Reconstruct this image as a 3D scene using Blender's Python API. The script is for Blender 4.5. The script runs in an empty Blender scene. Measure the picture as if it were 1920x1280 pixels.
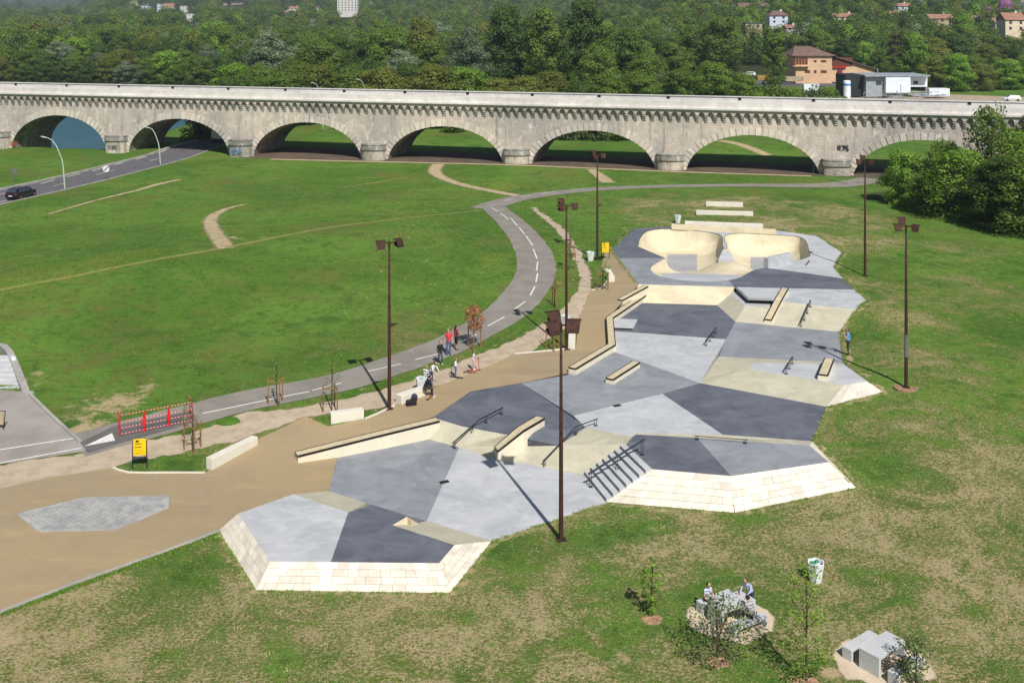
import bpy, bmesh, math, random
import numpy as np
from mathutils import Vector, Matrix, geometry, noise

random.seed(11); np.random.seed(11)
SC = bpy.context.scene
COL = SC.collection
rad = math.radians

# ------------------------------------------------------------------ camera, sky, sun, exposure
FPX, HC, HORIZON = 2000.0, 24.0, 25.0          # focal length (px of the 1920 frame), eye height, horizon row
cam_d = bpy.data.cameras.new('camera'); cam = bpy.data.objects.new('camera', cam_d); COL.objects.link(cam)
cam.location = (0, 0, HC); cam.rotation_euler = (rad(90), 0, 0)
cam_d.sensor_fit = 'HORIZONTAL'; cam_d.sensor_width = 36.0; cam_d.lens = FPX * 36.0 / 1920.0
cam_d.shift_y = -(640.0 - HORIZON) / 1920.0
cam_d.clip_start = 0.5; cam_d.clip_end = 20000
SC.camera = cam

SUN_AZ, SUN_EL = math.atan2(2.95, -8.5), rad(47.0)
world = bpy.data.worlds.new('World'); SC.world = world; world.use_nodes = True
wn = world.node_tree.nodes; wl = world.node_tree.links
bg = wn['Background']
sky = wn.new('ShaderNodeTexSky'); sky.sky_type = 'NISHITA'; sky.sun_disc = False
sky.sun_elevation = SUN_EL; sky.sun_rotation = SUN_AZ
sky.air_density = 1.0; sky.dust_density = 0.6; sky.ozone_density = 1.0
wl.new(sky.outputs[0], bg.inputs[0]); bg.inputs[1].default_value = 0.052
sun_d = bpy.data.lights.new('sun', 'SUN'); sun = bpy.data.objects.new('sun', sun_d); COL.objects.link(sun)
sun_d.energy = 4.7; sun_d.angle = rad(0.5); sun_d.color = (1.0, 0.955, 0.89)
to_sun = Vector((math.sin(SUN_AZ) * math.cos(SUN_EL), math.cos(SUN_AZ) * math.cos(SUN_EL), math.sin(SUN_EL)))
sun.rotation_euler = (-to_sun).to_track_quat('-Z', 'Y').to_euler()
sun.location = (20, -40, 60)
vs = SC.view_settings
vs.view_transform = 'Standard'; vs.look = 'None'; vs.exposure = 0.2; vs.gamma = 1.0; vs.use_curve_mapping = False
SC.cycles.max_bounces = 6; SC.cycles.transparent_max_bounces = 8; SC.cycles.diffuse_bounces = 3
SC.cycles.volume_bounces = 0
SC.cycles.use_denoising = True

# ------------------------------------------------------------------ helpers
def P(px, py, z=0.0):
    """survey point: ground position of a mark measured at column px, row py, on level z"""
    Y = FPX * (HC - z) / (py - HORIZON)
    return Vector(((px - 960.0) / FPX * Y, Y, z))
def PX(x, y, z):
    return 960 + FPX * x / y, HORIZON + FPX * (HC - z) / y
def at(px, Y, z=0.0):
    return Vector(((px - 960.0) / FPX * Y, Y, z))

def srgb(r, g, b):
    f = lambda c: ((c / 255.0) / 12.92) if c / 255.0 <= 0.04045 else (((c / 255.0) + 0.055) / 1.055) ** 2.4
    return (f(r), f(g), f(b))

class MB:
    """collects faces, builds ONE mesh object"""
    def __init__(s): s.v = []; s.f = []; s.m = []
    def add(s, vs_, fs, mi=0):
        o = len(s.v); s.v += [tuple(p) for p in vs_]
        for f in fs: s.f.append([o + i for i in f]); s.m.append(mi)
    def face(s, pts, mi=0): s.add(pts, [list(range(len(pts)))], mi)
    def box(s, c, size, rz=0.0, mi=0, M=None):
        x, y, z = size[0] / 2, size[1] / 2, size[2] / 2
        R = M if M is not None else Matrix.Rotation(rz, 3, 'Z')
        c = Vector(c)
        vs_ = [c + R @ Vector((sx * x, sy * y, sz * z)) for sz in (-1, 1) for sy in (-1, 1) for sx in (-1, 1)]
        s.add(vs_, [(0, 2, 3, 1), (4, 5, 7, 6), (0, 1, 5, 4), (2, 6, 7, 3), (0, 4, 6, 2), (1, 3, 7, 5)], mi)
    def prism(s, poly, z0, z1, mi=0, top_mi=None):
        n = len(poly); a = sum(poly[i][0] * poly[(i + 1) % n][1] - poly[(i + 1) % n][0] * poly[i][1] for i in range(n))
        if a < 0: poly = poly[::-1]
        vs_ = [(p[0], p[1], z0) for p in poly] + [(p[0], p[1], z1) for p in poly]
        s.add(vs_, [[i, (i + 1) % n, n + (i + 1) % n, n + i] for i in range(n)] + [list(range(n))[::-1]], mi)
        s.add(vs_[n:], [list(range(n))], mi if top_mi is None else top_mi)
    def tube(s, pts, r, n=8, mi=0, cap=True):
        pts = [Vector(p) for p in pts]
        rs = r if isinstance(r, (list, tuple)) else [r] * len(pts)
        rings = []
        up = Vector((0, 0, 1))
        for i, p in enumerate(pts):
            d = (pts[min(i + 1, len(pts) - 1)] - pts[max(i - 1, 0)])
            if d.length < 1e-9: d = Vector((0, 0, 1))
            d.normalize()
            a = d.cross(up)
            if a.length < 1e-3: a = d.cross(Vector((0, 1, 0)))
            a.normalize(); b = d.cross(a)
            rings.append([p + (a * math.cos(2 * math.pi * k / n) + b * math.sin(2 * math.pi * k / n)) * rs[i] for k in range(n)])
        vs_ = [v for rg in rings for v in rg]; fs = []
        for i in range(len(pts) - 1):
            for k in range(n):
                fs.append((i * n + k, i * n + (k + 1) % n, (i + 1) * n + (k + 1) % n, (i + 1) * n + k))
        if cap: fs += [list(range(n))[::-1], [(len(pts) - 1) * n + k for k in range(n)]]
        s.add(vs_, fs, mi)
    def ball(s, c, r, nu=10, nv=6, mi=0):
        c = Vector(c); r = r if isinstance(r, (tuple, list)) else (r, r, r)
        vs_ = [c + Vector((0, 0, -r[2]))]
        for j in range(1, nv):
            t = -math.pi / 2 + math.pi * j / nv
            for k in range(nu):
                a = 2 * math.pi * k / nu
                vs_.append(c + Vector((r[0] * math.cos(t) * math.cos(a), r[1] * math.cos(t) * math.sin(a), r[2] * math.sin(t))))
        vs_.append(c + Vector((0, 0, r[2]))); fs = []
        for k in range(nu): fs.append((0, 1 + (k + 1) % nu, 1 + k))
        for j in range(nv - 2):
            for k in range(nu):
                a = 1 + j * nu
                fs.append((a + k, a + (k + 1) % nu, a + nu + (k + 1) % nu, a + nu + k))
        L = len(vs_) - 1; a = 1 + (nv - 2) * nu
        for k in range(nu): fs.append((a + k, a + (k + 1) % nu, L))
        s.add(vs_, fs, mi)
    def mesh(s, name, mats, origin=None, smooth=False):
        me = bpy.data.meshes.new(name)
        vs_ = s.v
        if origin is not None:
            o = Vector(origin); vs_ = [tuple(Vector(p) - o) for p in s.v]
        me.from_pydata(vs_, [], s.f)
        for m in (mats if isinstance(mats, (list, tuple)) else [mats]): me.materials.append(M_(m))
        if len(me.materials) > 1: me.polygons.foreach_set('material_index', s.m)
        if smooth: me.polygons.foreach_set('use_smooth', [True] * len(me.polygons))
        me.update()
        return me
    def build(s, name, mats, parent=None, origin=None, smooth=False, bevel=0.0):
        me = s.mesh(name, mats, origin, smooth)
        o = link(name, me, parent)
        if origin is not None and parent is None: o.location = origin
        if bevel > 0:
            bm = bmesh.new(); bm.from_mesh(me)
            bmesh.ops.remove_doubles(bm, verts=bm.verts, dist=1e-5)
            bmesh.ops.bevel(bm, geom=[e for e in bm.edges if e.is_manifold and e.calc_face_angle(0) > 0.5], offset=bevel, segments=1, affect='EDGES')
            bm.to_mesh(me); bm.free()
        return o

def link(name, data, parent=None):
    o = bpy.data.objects.new(name, data); COL.objects.link(o)
    if parent is not None: o.parent = parent
    return o
def tag(o, label=None, cat=None, group=None, kind=None):
    for k, v in (('label', label), ('category', cat), ('group', group), ('kind', kind)):
        if v: o[k] = v
    return o
def thing(name, label, cat, loc=(0, 0, 0), rz=0.0, group=None):
    o = link(name, None); o.empty_display_size = 0.3; o.location = loc; o.rotation_euler = (0, 0, rz)
    return tag(o, label, cat, group)
def structure(name, loc=(0, 0, 0)):
    o = link(name, None); o.location = loc; o['kind'] = 'structure'; return o
CHILD = {}
def kids(o): return [c for c in bpy.data.objects if c.parent == o]
def copy_tree(o, loc, rz=0.0, label=None, scale=None, tree=None):
    c = o.copy(); COL.objects.link(c); c.location = loc; c.rotation_euler = (0, 0, rz)
    if label: c['label'] = label
    if scale is not None: c.scale = scale if isinstance(scale, (tuple, list)) else (scale,) * 3
    def rec(src, dst):
        for k in (tree[src] if tree else kids(src)):
            d = k.copy(); COL.objects.link(d); d.parent = dst
            if tree is None or k in tree: rec(k, d)
    rec(o, c)
    return c

# ------------------------------------------------------------------ materials
MATS = {}
def M_(m): return MATS[m] if isinstance(m, str) else m
class NT:
    def __init__(s, name):
        s.m = bpy.data.materials.new(name); s.m.use_nodes = True; s.t = s.m.node_tree; s.n = s.t.nodes
        s.b = s.n['Principled BSDF']; MATS[name] = s.m
        tc = s.n.new('ShaderNodeTexCoord'); s.obj = tc.outputs['Object']
    def val(s, v): n = s.n.new('ShaderNodeValue'); n.outputs[0].default_value = v; return n.outputs[0]
    def set(s, sock, v):
        if hasattr(v, 'is_output'): s.t.links.new(v, sock)
        elif isinstance(v, (tuple, list)) and len(v) == 3 and sock.type == 'RGBA': sock.default_value = (*v, 1)
        else: sock.default_value = v
    def noise(s, scale, detail=4, rough=0.55, vec=None, dist=0.0):
        n = s.n.new('ShaderNodeTexNoise'); n.inputs['Scale'].default_value = scale
        n.inputs['Detail'].default_value = detail; n.inputs['Roughness'].default_value = rough
        n.inputs['Distortion'].default_value = dist
        s.t.links.new(vec if vec is not None else s.obj, n.inputs['Vector']); return n.outputs['Fac']
    def ramp(s, f, a, b):
        n = s.n.new('ShaderNodeMapRange'); n.interpolation_type = 'SMOOTHSTEP'
        s.set(n.inputs[0], f); s.set(n.inputs[1], a); s.set(n.inputs[2], b); return n.outputs[0]
    def mix(s, f, a, b, mode='MIX'):
        n = s.n.new('ShaderNodeMix'); n.data_type = 'RGBA'; n.blend_type = mode
        s.set(n.inputs[0], f); s.set(n.inputs[6], a); s.set(n.inputs[7], b); return n.outputs[2]
    def math(s, op, a, b=0.0, clamp=False):
        n = s.n.new('ShaderNodeMath'); n.operation = op; n.use_clamp = clamp
        s.set(n.inputs[0], a); s.set(n.inputs[1], b); return n.outputs[0]
    def scalev(s, x, y, z, vec=None, rz=0.0):
        n = s.n.new('ShaderNodeMapping'); n.inputs['Scale'].default_value = (x, y, z); n.inputs['Rotation'].default_value = (0, 0, rz)
        s.t.links.new(vec if vec is not None else s.obj, n.inputs['Vector']); return n.outputs[0]
    def attr(s, name):
        n = s.n.new('ShaderNodeAttribute'); n.attribute_name = name; return n
    def orand(s):
        n = s.n.new('ShaderNodeObjectInfo'); return n.outputs['Random']
    def bump(s, h, strength, dist=0.02):
        n = s.n.new('ShaderNodeBump'); n.inputs['Strength'].default_value = strength; n.inputs['Distance'].default_value = dist
        s.t.links.new(h, n.inputs['Height']); s.t.links.new(n.outputs[0], s.b.inputs['Normal'])
    def col(s, c): s.set(s.b.inputs['Base Color'], c)
    def fin(s, rough=0.8, spec=0.3, metal=0.0):
        s.set(s.b.inputs['Roughness'], rough); s.set(s.b.inputs['Specular IOR Level'], spec); s.set(s.b.inputs['Metallic'], metal)

def mk(name, c1, c2=None, scale=2.0, rough=0.8, bump=0.0, bscale=20.0, spec=0.3, metal=0.0, vary=0.0, fine=0.0, fscale=30.0, bdist=0.02):
    t = NT(name); c2 = c2 or tuple(c * 0.8 for c in c1)
    c = t.mix(t.ramp(t.noise(scale, 5), 0.35, 0.68), c1, c2)
    if fine: c = t.mix(t.math('MULTIPLY', t.ramp(t.noise(fscale, 3), 0.35, 0.7), fine), c, tuple(x * 0.55 for x in c1))
    if vary:
        v = t.math('ADD', t.math('MULTIPLY', t.orand(), 2 * vary), 1 - vary)
        c = t.mix(1.0, c, v, 'MULTIPLY')
    t.col(c)
    if bump: t.bump(t.noise(bscale, 4), bump, bdist)
    t.fin(rough, spec, metal); return t

def conc_col(t, c, c2, stain):
    broad = t.ramp(t.noise(0.35, 6, 0.65, dist=0.8), 0.32, 0.7)
    cc = t.mix(broad, c, c2)
    streak = t.ramp(t.noise(0.8, 6, 0.68, t.scalev(0.8, 1.3, 1, rz=0.5), dist=1.0), 0.44, 0.7)
    cc = t.mix(t.math('MULTIPLY', streak, stain), cc, tuple(x * 1.35 for x in c))
    dirt = t.ramp(t.noise(3.0, 6, 0.7), 0.55, 0.8)
    cc = t.mix(t.math('MULTIPLY', dirt, stain), cc, tuple(x * 0.6 for x in c))
    mk1 = t.math('MULTIPLY', t.ramp(t.math('ABSOLUTE', t.math('SUBTRACT', t.noise(0.5, 3, 0.5, dist=2.5), 0.5)), 0.012, 0.0), t.ramp(t.noise(1.1, 4, 0.6), 0.45, 0.65))
    cc = t.mix(t.math('MULTIPLY', mk1, stain * .8), cc, tuple(x * 0.45 for x in c))
    cc = t.mix(t.math('MULTIPLY', t.ramp(t.noise(45, 2), 0.4, 0.7), 0.16), cc, tuple(x * 0.6 for x in c))
    return cc
def concrete(name, c, c2=None, stain=0.25, bump=0.12):
    t = NT(name); t.col(conc_col(t, c, c2 or tuple(x * 0.8 for x in c), stain)); t.bump(t.noise(14, 5), bump, 0.02); t.fin(0.75, 0.3); return t
concrete('concrete_light', srgb(186, 188, 190), srgb(166, 169, 173), .4)
concrete('concrete_mid', srgb(145, 148, 153), srgb(123, 127, 134), .4)
concrete('concrete_dark', srgb(105, 109, 118), srgb(82, 87, 98), 0.42)
concrete('concrete_beige', srgb(194, 188, 166), srgb(176, 171, 150), 0.38)
concrete('concrete_cream', srgb(216, 205, 176), srgb(198, 186, 156), 0.3)
concrete('concrete_grey', srgb(170, 168, 162), srgb(140, 138, 132), 0.35)
concrete('ledge_side', srgb(224, 215, 193), srgb(210, 200, 178), 0.2)
concrete('bench_stone', srgb(222, 216, 202), srgb(210, 204, 189), 0.18)
concrete('table_stone', srgb(192, 194, 195), srgb(176, 178, 181), 0.3)
t = NT('bowl_concrete')
_c = t.mix(t.ramp(t.attr('wallness').outputs['Fac'], -0.06, 0.06), conc_col(t, srgb(182, 185, 189), srgb(170, 173, 178), .25), conc_col(t, srgb(216, 205, 176), srgb(197, 185, 154), .4))
t.col(t.mix(t.ramp(t.attr('panel').outputs['Fac'], -0.03, 0.03), _c, conc_col(t, srgb(168, 169, 171), srgb(152, 154, 158), .3))); t.bump(t.noise(14, 5), .12, .02); t.fin(.7, .3)
mk('ledge_top', srgb(214, 201, 168), srgb(196, 182, 148), 3.0, 0.6, 0.1, 30, fine=0.5)
mk('steel_dark', srgb(52, 58, 68), srgb(66, 72, 82), 4, 0.45, spec=0.5, metal=0.6)
mk('edge_steel', srgb(58, 54, 50), srgb(44, 42, 40), 5, 0.5, metal=0.5)
t = mk('clad_stone', srgb(224, 215, 200), srgb(211, 202, 187), 2.5, 0.85, 0.2, 12, vary=0.15, fine=0.12)
mk('mortar', srgb(220, 212, 198), srgb(208, 200, 186), 4, 0.9, 0.2)
mk('corten', srgb(78, 52, 42), srgb(54, 36, 31), 6, 0.75, 0.15, 40, spec=0.3, metal=0.2, fine=0.4)
mk('lamp_glass', srgb(235, 235, 230), None, 2, 0.2, spec=0.6)
mk('white_plastic', srgb(225, 228, 230), srgb(205, 210, 213), 3, 0.5)
mk('green_liner', srgb(80, 165, 130), srgb(60, 120, 90), 9, 0.5)
mk('yellow_board', srgb(242, 200, 25), srgb(232, 186, 20), 3, 0.5)
mk('black_paint', srgb(26, 26, 28), srgb(38, 38, 40), 4, 0.5)
mk('white_paint', srgb(232, 230, 224), srgb(208, 206, 200), 6, 0.7, fine=0.35, fscale=18)
mk('red_plastic', srgb(214, 42, 42), srgb(190, 34, 36), 4, 0.45)
mk('wood_stake', srgb(150, 112, 72), srgb(120, 88, 56), 8, 0.8, 0.2)
mk('bark', srgb(96, 84, 70), srgb(66, 56, 46), 5, 0.9, 0.6, 8, fine=0.4)
mk('bark_pale', srgb(168, 160, 146), srgb(110, 102, 90), 3, 0.9, 0.4, 8)
mk('asphalt_road', srgb(106, 104, 108), srgb(92, 90, 94), 0.8, 0.85, 0.2, 60, fine=0.35, fscale=60)
mk('asphalt_path', srgb(146, 140, 131), srgb(130, 125, 117), 0.6, 0.9, 0.2, 60, fine=0.35, fscale=55)
mk('asphalt_yard', srgb(162, 156, 148), srgb(142, 137, 130), 0.5, 0.92, 0.2, 60, fine=0.3, fscale=50)
mk('paving_shade', srgb(104, 90, 76), srgb(88, 76, 64), 0.5, 0.95, 0.3, 20)  # brown paving; deeper shade under the viaduct is put into its base colour
mk('sett_joint', srgb(140, 136, 130), srgb(124, 120, 114), 0.8, 0.95)
mk('asphalt_new', srgb(108, 106, 104), srgb(96, 95, 94), 0.8, 0.9, 0.2, 60, fine=0.3, fscale=55)
mk('gravel', srgb(186, 170, 148), srgb(164, 148, 126), 0.7, 0.95, 0.6, 30, fine=0.5, fscale=40, bdist=0.03)
def soft_trail(name, c1, c2, full):
    t = NT(name); t.col(t.mix(t.ramp(t.noise(1.2, 6, .7), .35, .7), c1, c2)); t.fin(.95, .2); t.bump(t.noise(18, 4), .4, .03)
    e = t.attr('edge').outputs['Fac']; a = t.ramp(t.math('ADD', e, t.math('MULTIPLY', t.math('SUBTRACT', t.noise(2.6, 6, .75), .5), 1.3)), .25, .75)
    tr = t.n.new('ShaderNodeBsdfTransparent'); mx = t.n.new('ShaderNodeMixShader'); t.set(mx.inputs[0], t.math('MULTIPLY', a, full)); t.t.links.new(tr.outputs[0], mx.inputs[1]); t.t.links.new(t.b.outputs[0], mx.inputs[2]); t.t.links.new(mx.outputs[0], t.n['Material Output'].inputs['Surface'])
soft_trail('dirt', srgb(184, 166, 134), srgb(162, 146, 114), 1.0)
soft_trail('trail_grass', srgb(162, 160, 96), srgb(136, 144, 70), .6)
soft_trail('sand', srgb(206, 190, 166), srgb(186, 170, 146), 1.0)
soft_trail('gravel_soft', srgb(186, 170, 148), srgb(164, 148, 126), 1.0)
t = NT('plaza_earth')
c = t.mix(t.ramp(t.noise(0.12, 5, 0.6, dist=1.0), 0.35, 0.65), srgb(166, 147, 114), srgb(157, 141, 114))
c = t.mix(t.math('MULTIPLY', t.ramp(t.noise(0.5, 5, 0.65, t.scalev(0.5, 1.6, 1, rz=0.5)), 0.5, 0.75), 0.6), c, srgb(184, 160, 118))
c = t.mix(t.math('MULTIPLY', t.ramp(t.noise(0.3, 6, 0.7, t.scalev(.35, 2.4, 1, rz=.45)), 0.5, 0.72), 0.4), c, srgb(138, 120, 94))
c = t.mix(t.math('MULTIPLY', t.ramp(t.noise(2.2, 6, 0.75), 0.55, 0.75), 0.3), c, srgb(186, 172, 146))
c = t.mix(t.math('MULTIPLY', t.ramp(t.noise(38, 3), 0.4, 0.75), 0.5), c, srgb(112, 95, 72))
c = t.mix(t.math('MULTIPLY', t.ramp(t.noise(26, 2), 0.6, 0.72), 0.5), c, srgb(206, 190, 160))
t.col(c); t.bump(t.noise(40, 3), 0.25, 0.02); t.fin(0.95, 0.2)
mk('paver', srgb(176, 176, 174), srgb(150, 150, 150), 2.0, 0.85, 0.2, 30, fine=0.3)
mk('soil_mound', srgb(164, 132, 104), srgb(136, 108, 84), 3, 0.95, 0.6, 14, bdist=0.05)
mk('sky_glass', srgb(60, 72, 86), srgb(40, 48, 58), 1, 0.12, spec=0.8)

# lawn: zone attribute carries what grows where (dry turf, flowers, bare soil)
t = NT('lawn')
zn = t.attr('zone'); sep = t.n.new('ShaderNodeSeparateColor'); t.t.links.new(zn.outputs['Color'], sep.inputs[0])
dry, flo, bare = sep.outputs[0], sep.outputs[1], sep.outputs[2]
n_big = t.noise(0.05, 5, 0.6, dist=0.8); n_mid = t.noise(0.42, 6, 0.7, dist=0.6); n_fine = t.noise(6.5, 5, 0.7); n_tiny = t.noise(16, 3, 0.7)
g = t.mix(t.ramp(n_big, 0.38, 0.62), srgb(80, 117, 40), srgb(104, 139, 54))
g = t.mix(t.math('MULTIPLY', t.ramp(t.noise(0.16, 6, 0.7, dist=1.2), 0.48, 0.66), 0.6), g, srgb(112, 126, 56))
g = t.mix(t.math('MULTIPLY', t.ramp(n_mid, 0.48, 0.68), 0.75), g, srgb(54, 88, 30))
g = t.mix(t.math('MULTIPLY', t.ramp(t.noise(1.6, 6, 0.8), 0.47, 0.62), 0.6), g, srgb(56, 90, 32))
g = t.mix(t.math('MULTIPLY', t.ramp(n_fine, 0.42, 0.7), 0.45), g, srgb(108, 136, 56))
g = t.mix(t.math('MULTIPLY', t.ramp(n_tiny, 0.5, 0.72), 0.45), g, srgb(46, 76, 26))
dmask = t.math('ADD', t.math('ADD', t.math('MULTIPLY', t.math('SUBTRACT', t.noise(0.3, 6, 0.7, dist=1.0), 0.5), 2.3), t.math('MULTIPLY', t.math('SUBTRACT', t.noise(0.09, 4, 0.6), 0.5), 2.3)), dry)
spk = t.noise(7.0, 6, 0.8, t.scalev(1, 1.2, 1))
dn = t.math('ADD', t.math('MULTIPLY', t.math('SUBTRACT', spk, 0.5), 4.0), dmask)
dz = t.ramp(dry, 0.02, 0.2)
olive = t.mix(t.math('MULTIPLY', t.ramp(dmask, 0.0, 0.6), 0.8), g, srgb(108, 110, 56))
olive = t.mix(t.math('MULTIPLY', t.ramp(dmask, 0.1, -0.35), t.math('MULTIPLY', dz, 0.7)), olive, srgb(56, 90, 32))
c = t.mix(t.math('MULTIPLY', t.ramp(dn, 0.35, 0.75), t.math('MULTIPLY', dz, 0.92)), olive, srgb(178, 162, 122))
c = t.mix(t.math('MULTIPLY', t.ramp(t.math('SUBTRACT', t.noise(5.0, 6, 0.8), 0.0), 0.52, 0.64), t.math('MULTIPLY', dz, 0.7)), c, srgb(70, 84, 36))
c = t.mix(t.math('MULTIPLY', t.ramp(t.noise(13, 3, .6), 0.63, 0.7), t.ramp(dry, 0.1, 0.5)), c, srgb(206, 194, 158))
bm_ = t.math('ADD', t.math('MULTIPLY', t.math('SUBTRACT', t.noise(0.9, 6, 0.7), 0.5), 1.6), bare)
c = t.mix(t.ramp(bm_, 0.45, 0.75), c, srgb(184, 164, 128))
fm = t.math('MULTIPLY', t.ramp(t.noise(9, 2, 0.5), 0.6, 0.68), t.ramp(t.math('ADD', flo, t.math('MULTIPLY', t.math('SUBTRACT', t.noise(0.3, 4), 0.5), 1.2)), 0.35, 0.8))
c = t.mix(fm, c, srgb(206, 184, 48))
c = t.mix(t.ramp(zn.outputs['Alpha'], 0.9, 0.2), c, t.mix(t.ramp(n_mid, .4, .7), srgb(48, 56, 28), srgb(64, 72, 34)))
t.col(c); t.bump(t.math('ADD', n_fine, t.math('MULTIPLY', n_tiny, 0.6)), 0.9, 0.12); t.fin(0.95, 0.15)

# foliage
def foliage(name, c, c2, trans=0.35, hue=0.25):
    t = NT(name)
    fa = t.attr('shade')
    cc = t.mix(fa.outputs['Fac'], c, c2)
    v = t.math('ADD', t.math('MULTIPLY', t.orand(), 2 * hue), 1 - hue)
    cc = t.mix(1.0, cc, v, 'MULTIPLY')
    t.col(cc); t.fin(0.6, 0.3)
    tr = t.n.new('ShaderNodeBsdfTranslucent'); t.set(tr.inputs['Color'], t.mix(0.5, cc, tuple(min(1, x * 1.6) for x in c2)))
    mx = t.n.new('ShaderNodeMixShader'); mx.inputs[0].default_value = trans
    t.t.links.new(t.b.outputs[0], mx.inputs[1]); t.t.links.new(tr.outputs[0], mx.inputs[2])
    t.t.links.new(mx.outputs[0], t.n['Material Output'].inputs['Surface'])
foliage('leaf_dark', srgb(70, 97, 40), srgb(92, 119, 52), .35, .18)
foliage('leaf_mid', srgb(94, 120, 46), srgb(120, 145, 60), .38, .2)
foliage('leaf_fresh', srgb(96, 136, 44), srgb(140, 172, 66))
foliage('leaf_olive', srgb(102, 114, 48), srgb(128, 136, 62), .35, .15)
foliage('leaf_silver', srgb(78, 100, 60), srgb(150, 164, 132))
foliage('leaf_brown', srgb(156, 106, 76), srgb(190, 140, 104))
foliage('leaf_mauve', srgb(150, 96, 140), srgb(190, 140, 178))
foliage('leaf_shrub', srgb(80, 98, 56), srgb(118, 132, 84))
foliage('grass_blade', srgb(88, 128, 40), srgb(134, 164, 68), 0.4, .12)

# old limestone of the viaduct
def bridge_stone(name, c, c2, grey, brick=True, streak=0.65):
    t = NT(name); gp_ = t.n.new('ShaderNodeNewGeometry').outputs['Position']
    cc = t.mix(t.ramp(t.noise(0.12, 5, 0.65, gp_, dist=0.6), 0.36, 0.62), c, c2)
    cc = t.mix(t.math('MULTIPLY', t.ramp(t.noise(0.05, 3, 0.5, gp_), 0.42, 0.6), 0.6), cc, grey)
    cc = t.mix(t.math('MULTIPLY', t.ramp(t.noise(1.8, 6, 0.8, t.scalev(1, 1, .8, gp_)), 0.5, 0.72), 0.5 * streak), cc, tuple(x * .62 for x in c2))
    gm = t.ramp(t.noise(0.6, 6, 0.7, t.scalev(1.3, 1.3, 0.22, gp_)), 0.46, 0.7)
    cc = t.mix(t.math('MULTIPLY', gm, streak), cc, grey)
    wm = t.ramp(t.noise(1.1, 6, 0.8, t.scalev(1, 1, 0.6, gp_)), 0.53, 0.64)
    cc = t.mix(t.math('MULTIPLY', wm, 0.55), cc, srgb(236, 229, 218))
    bk = t.ramp(t.noise(0.9, 5, 0.7, t.scalev(1.5, 1.5, 0.1, gp_)), 0.54, 0.68)
    cc = t.mix(t.math('MULTIPLY', bk, streak * 0.7), cc, srgb(96, 94, 90))
    if brick:
        b = t.n.new('ShaderNodeTexBrick'); b.inputs['Scale'].default_value = 1.0
        b.inputs['Brick Width'].default_value = 0.9; b.inputs['Row Height'].default_value = 0.42
        b.inputs['Mortar Size'].default_value = 0.02; b.inputs['Color1'].default_value = (1, 1, 1, 1); b.inputs['Color2'].default_value = (0.8, 0.8, 0.8, 1)
        b.inputs['Mortar'].default_value = (0.7, 0.68, 0.66, 1)
        mp = t.n.new('ShaderNodeMapping'); mp.inputs['Rotation'].default_value = (rad(-90), 0, 0)
        t.t.links.new(t.obj, mp.inputs['Vector']); t.t.links.new(mp.outputs[0], b.inputs['Vector'])
        cc = t.mix(0.65, cc, t.mix(1.0, cc, b.outputs['Color'], 'MULTIPLY'))
    v = t.math('ADD', t.math('MULTIPLY', t.orand(), .3 if name == 'viaduct_ring' else 0.0), .85 if name == 'viaduct_ring' else 1.0); cc = t.mix(1.0, cc, v, 'MULTIPLY')
    t.col(cc); t.bump(t.noise(5, 5, 0.6, gp_), 0.5, 0.06); t.fin(0.9, 0.2)
bridge_stone('viaduct_wall', srgb(211, 197, 182), srgb(191, 181, 170), srgb(152, 150, 149))
bridge_stone('viaduct_ring', srgb(212, 201, 186), srgb(196, 187, 174), srgb(164, 160, 156), False, 0.45)
bridge_stone('viaduct_parapet', srgb(232, 228, 222), srgb(220, 215, 209), srgb(206, 202, 198), True, 0.22)
bridge_stone('viaduct_pier', srgb(206, 196, 178), srgb(186, 178, 164), srgb(128, 126, 120), True, 0.9)
bridge_stone('viaduct_cap', srgb(172, 168, 160), srgb(148, 145, 139), srgb(104, 102, 98), False, 0.9)
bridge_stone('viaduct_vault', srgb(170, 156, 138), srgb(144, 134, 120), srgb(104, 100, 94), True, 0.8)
t = NT('river_water'); t.col(t.mix(t.ramp(t.noise(.5, 5, .65, t.scalev(.5, 2.0, 1)), .4, .65), srgb(40, 80, 92), srgb(58, 100, 112))); t.fin(0.3, 0.2)
t.bump(t.noise(1.2, 4, 0.6, t.scalev(1, 2.2, 1)), 0.35, 0.15)
for nm, c in (('skin', (196, 150, 124)), ('hair_dark', (42, 32, 28)), ('hair_brown', (92, 64, 46)), ('hair_fair', (150, 128, 100)), ('cloth_red', (214, 62, 70)),
              ('cloth_jeans', (72, 104, 150)), ('cloth_maroon', (134, 46, 62)), ('cloth_black', (34, 32, 36)), ('cloth_darkjeans', (62, 78, 104)),
              ('cloth_white', (222, 218, 224)), ('cloth_pink', (222, 168, 176)), ('cloth_blue', (104, 156, 226)), ('cloth_charcoal', (52, 50, 56)),
              ('cloth_lilac', (178, 182, 214)), ('cloth_pale', (190, 198, 220)), ('cloth_grey', (150, 150, 152)), ('cloth_navy', (50, 54, 84)), ('shoe_dark', (44, 42, 44)), ('shoe_white', (216, 214, 212)), ('orange_print', (226, 120, 96))):
    mk(nm, srgb(*c), tuple(x * 0.82 for x in srgb(*c)), 9, 0.8)
t = NT('cloth_striped'); w = t.n.new('ShaderNodeTexWave'); w.bands_direction = 'Z'; w.inputs['Scale'].default_value = 2.6; t.t.links.new(t.obj, w.inputs['Vector'])
t.col(t.mix(t.ramp(w.outputs['Fac'], 0.45, 0.55), srgb(226, 226, 228), srgb(50, 54, 68))); t.fin(0.85, 0.2)
t = NT('cloth_greystripe'); w = t.n.new('ShaderNodeTexWave'); w.bands_direction = 'Z'; w.inputs['Scale'].default_value = 4.0; t.t.links.new(t.obj, w.inputs['Vector'])
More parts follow.
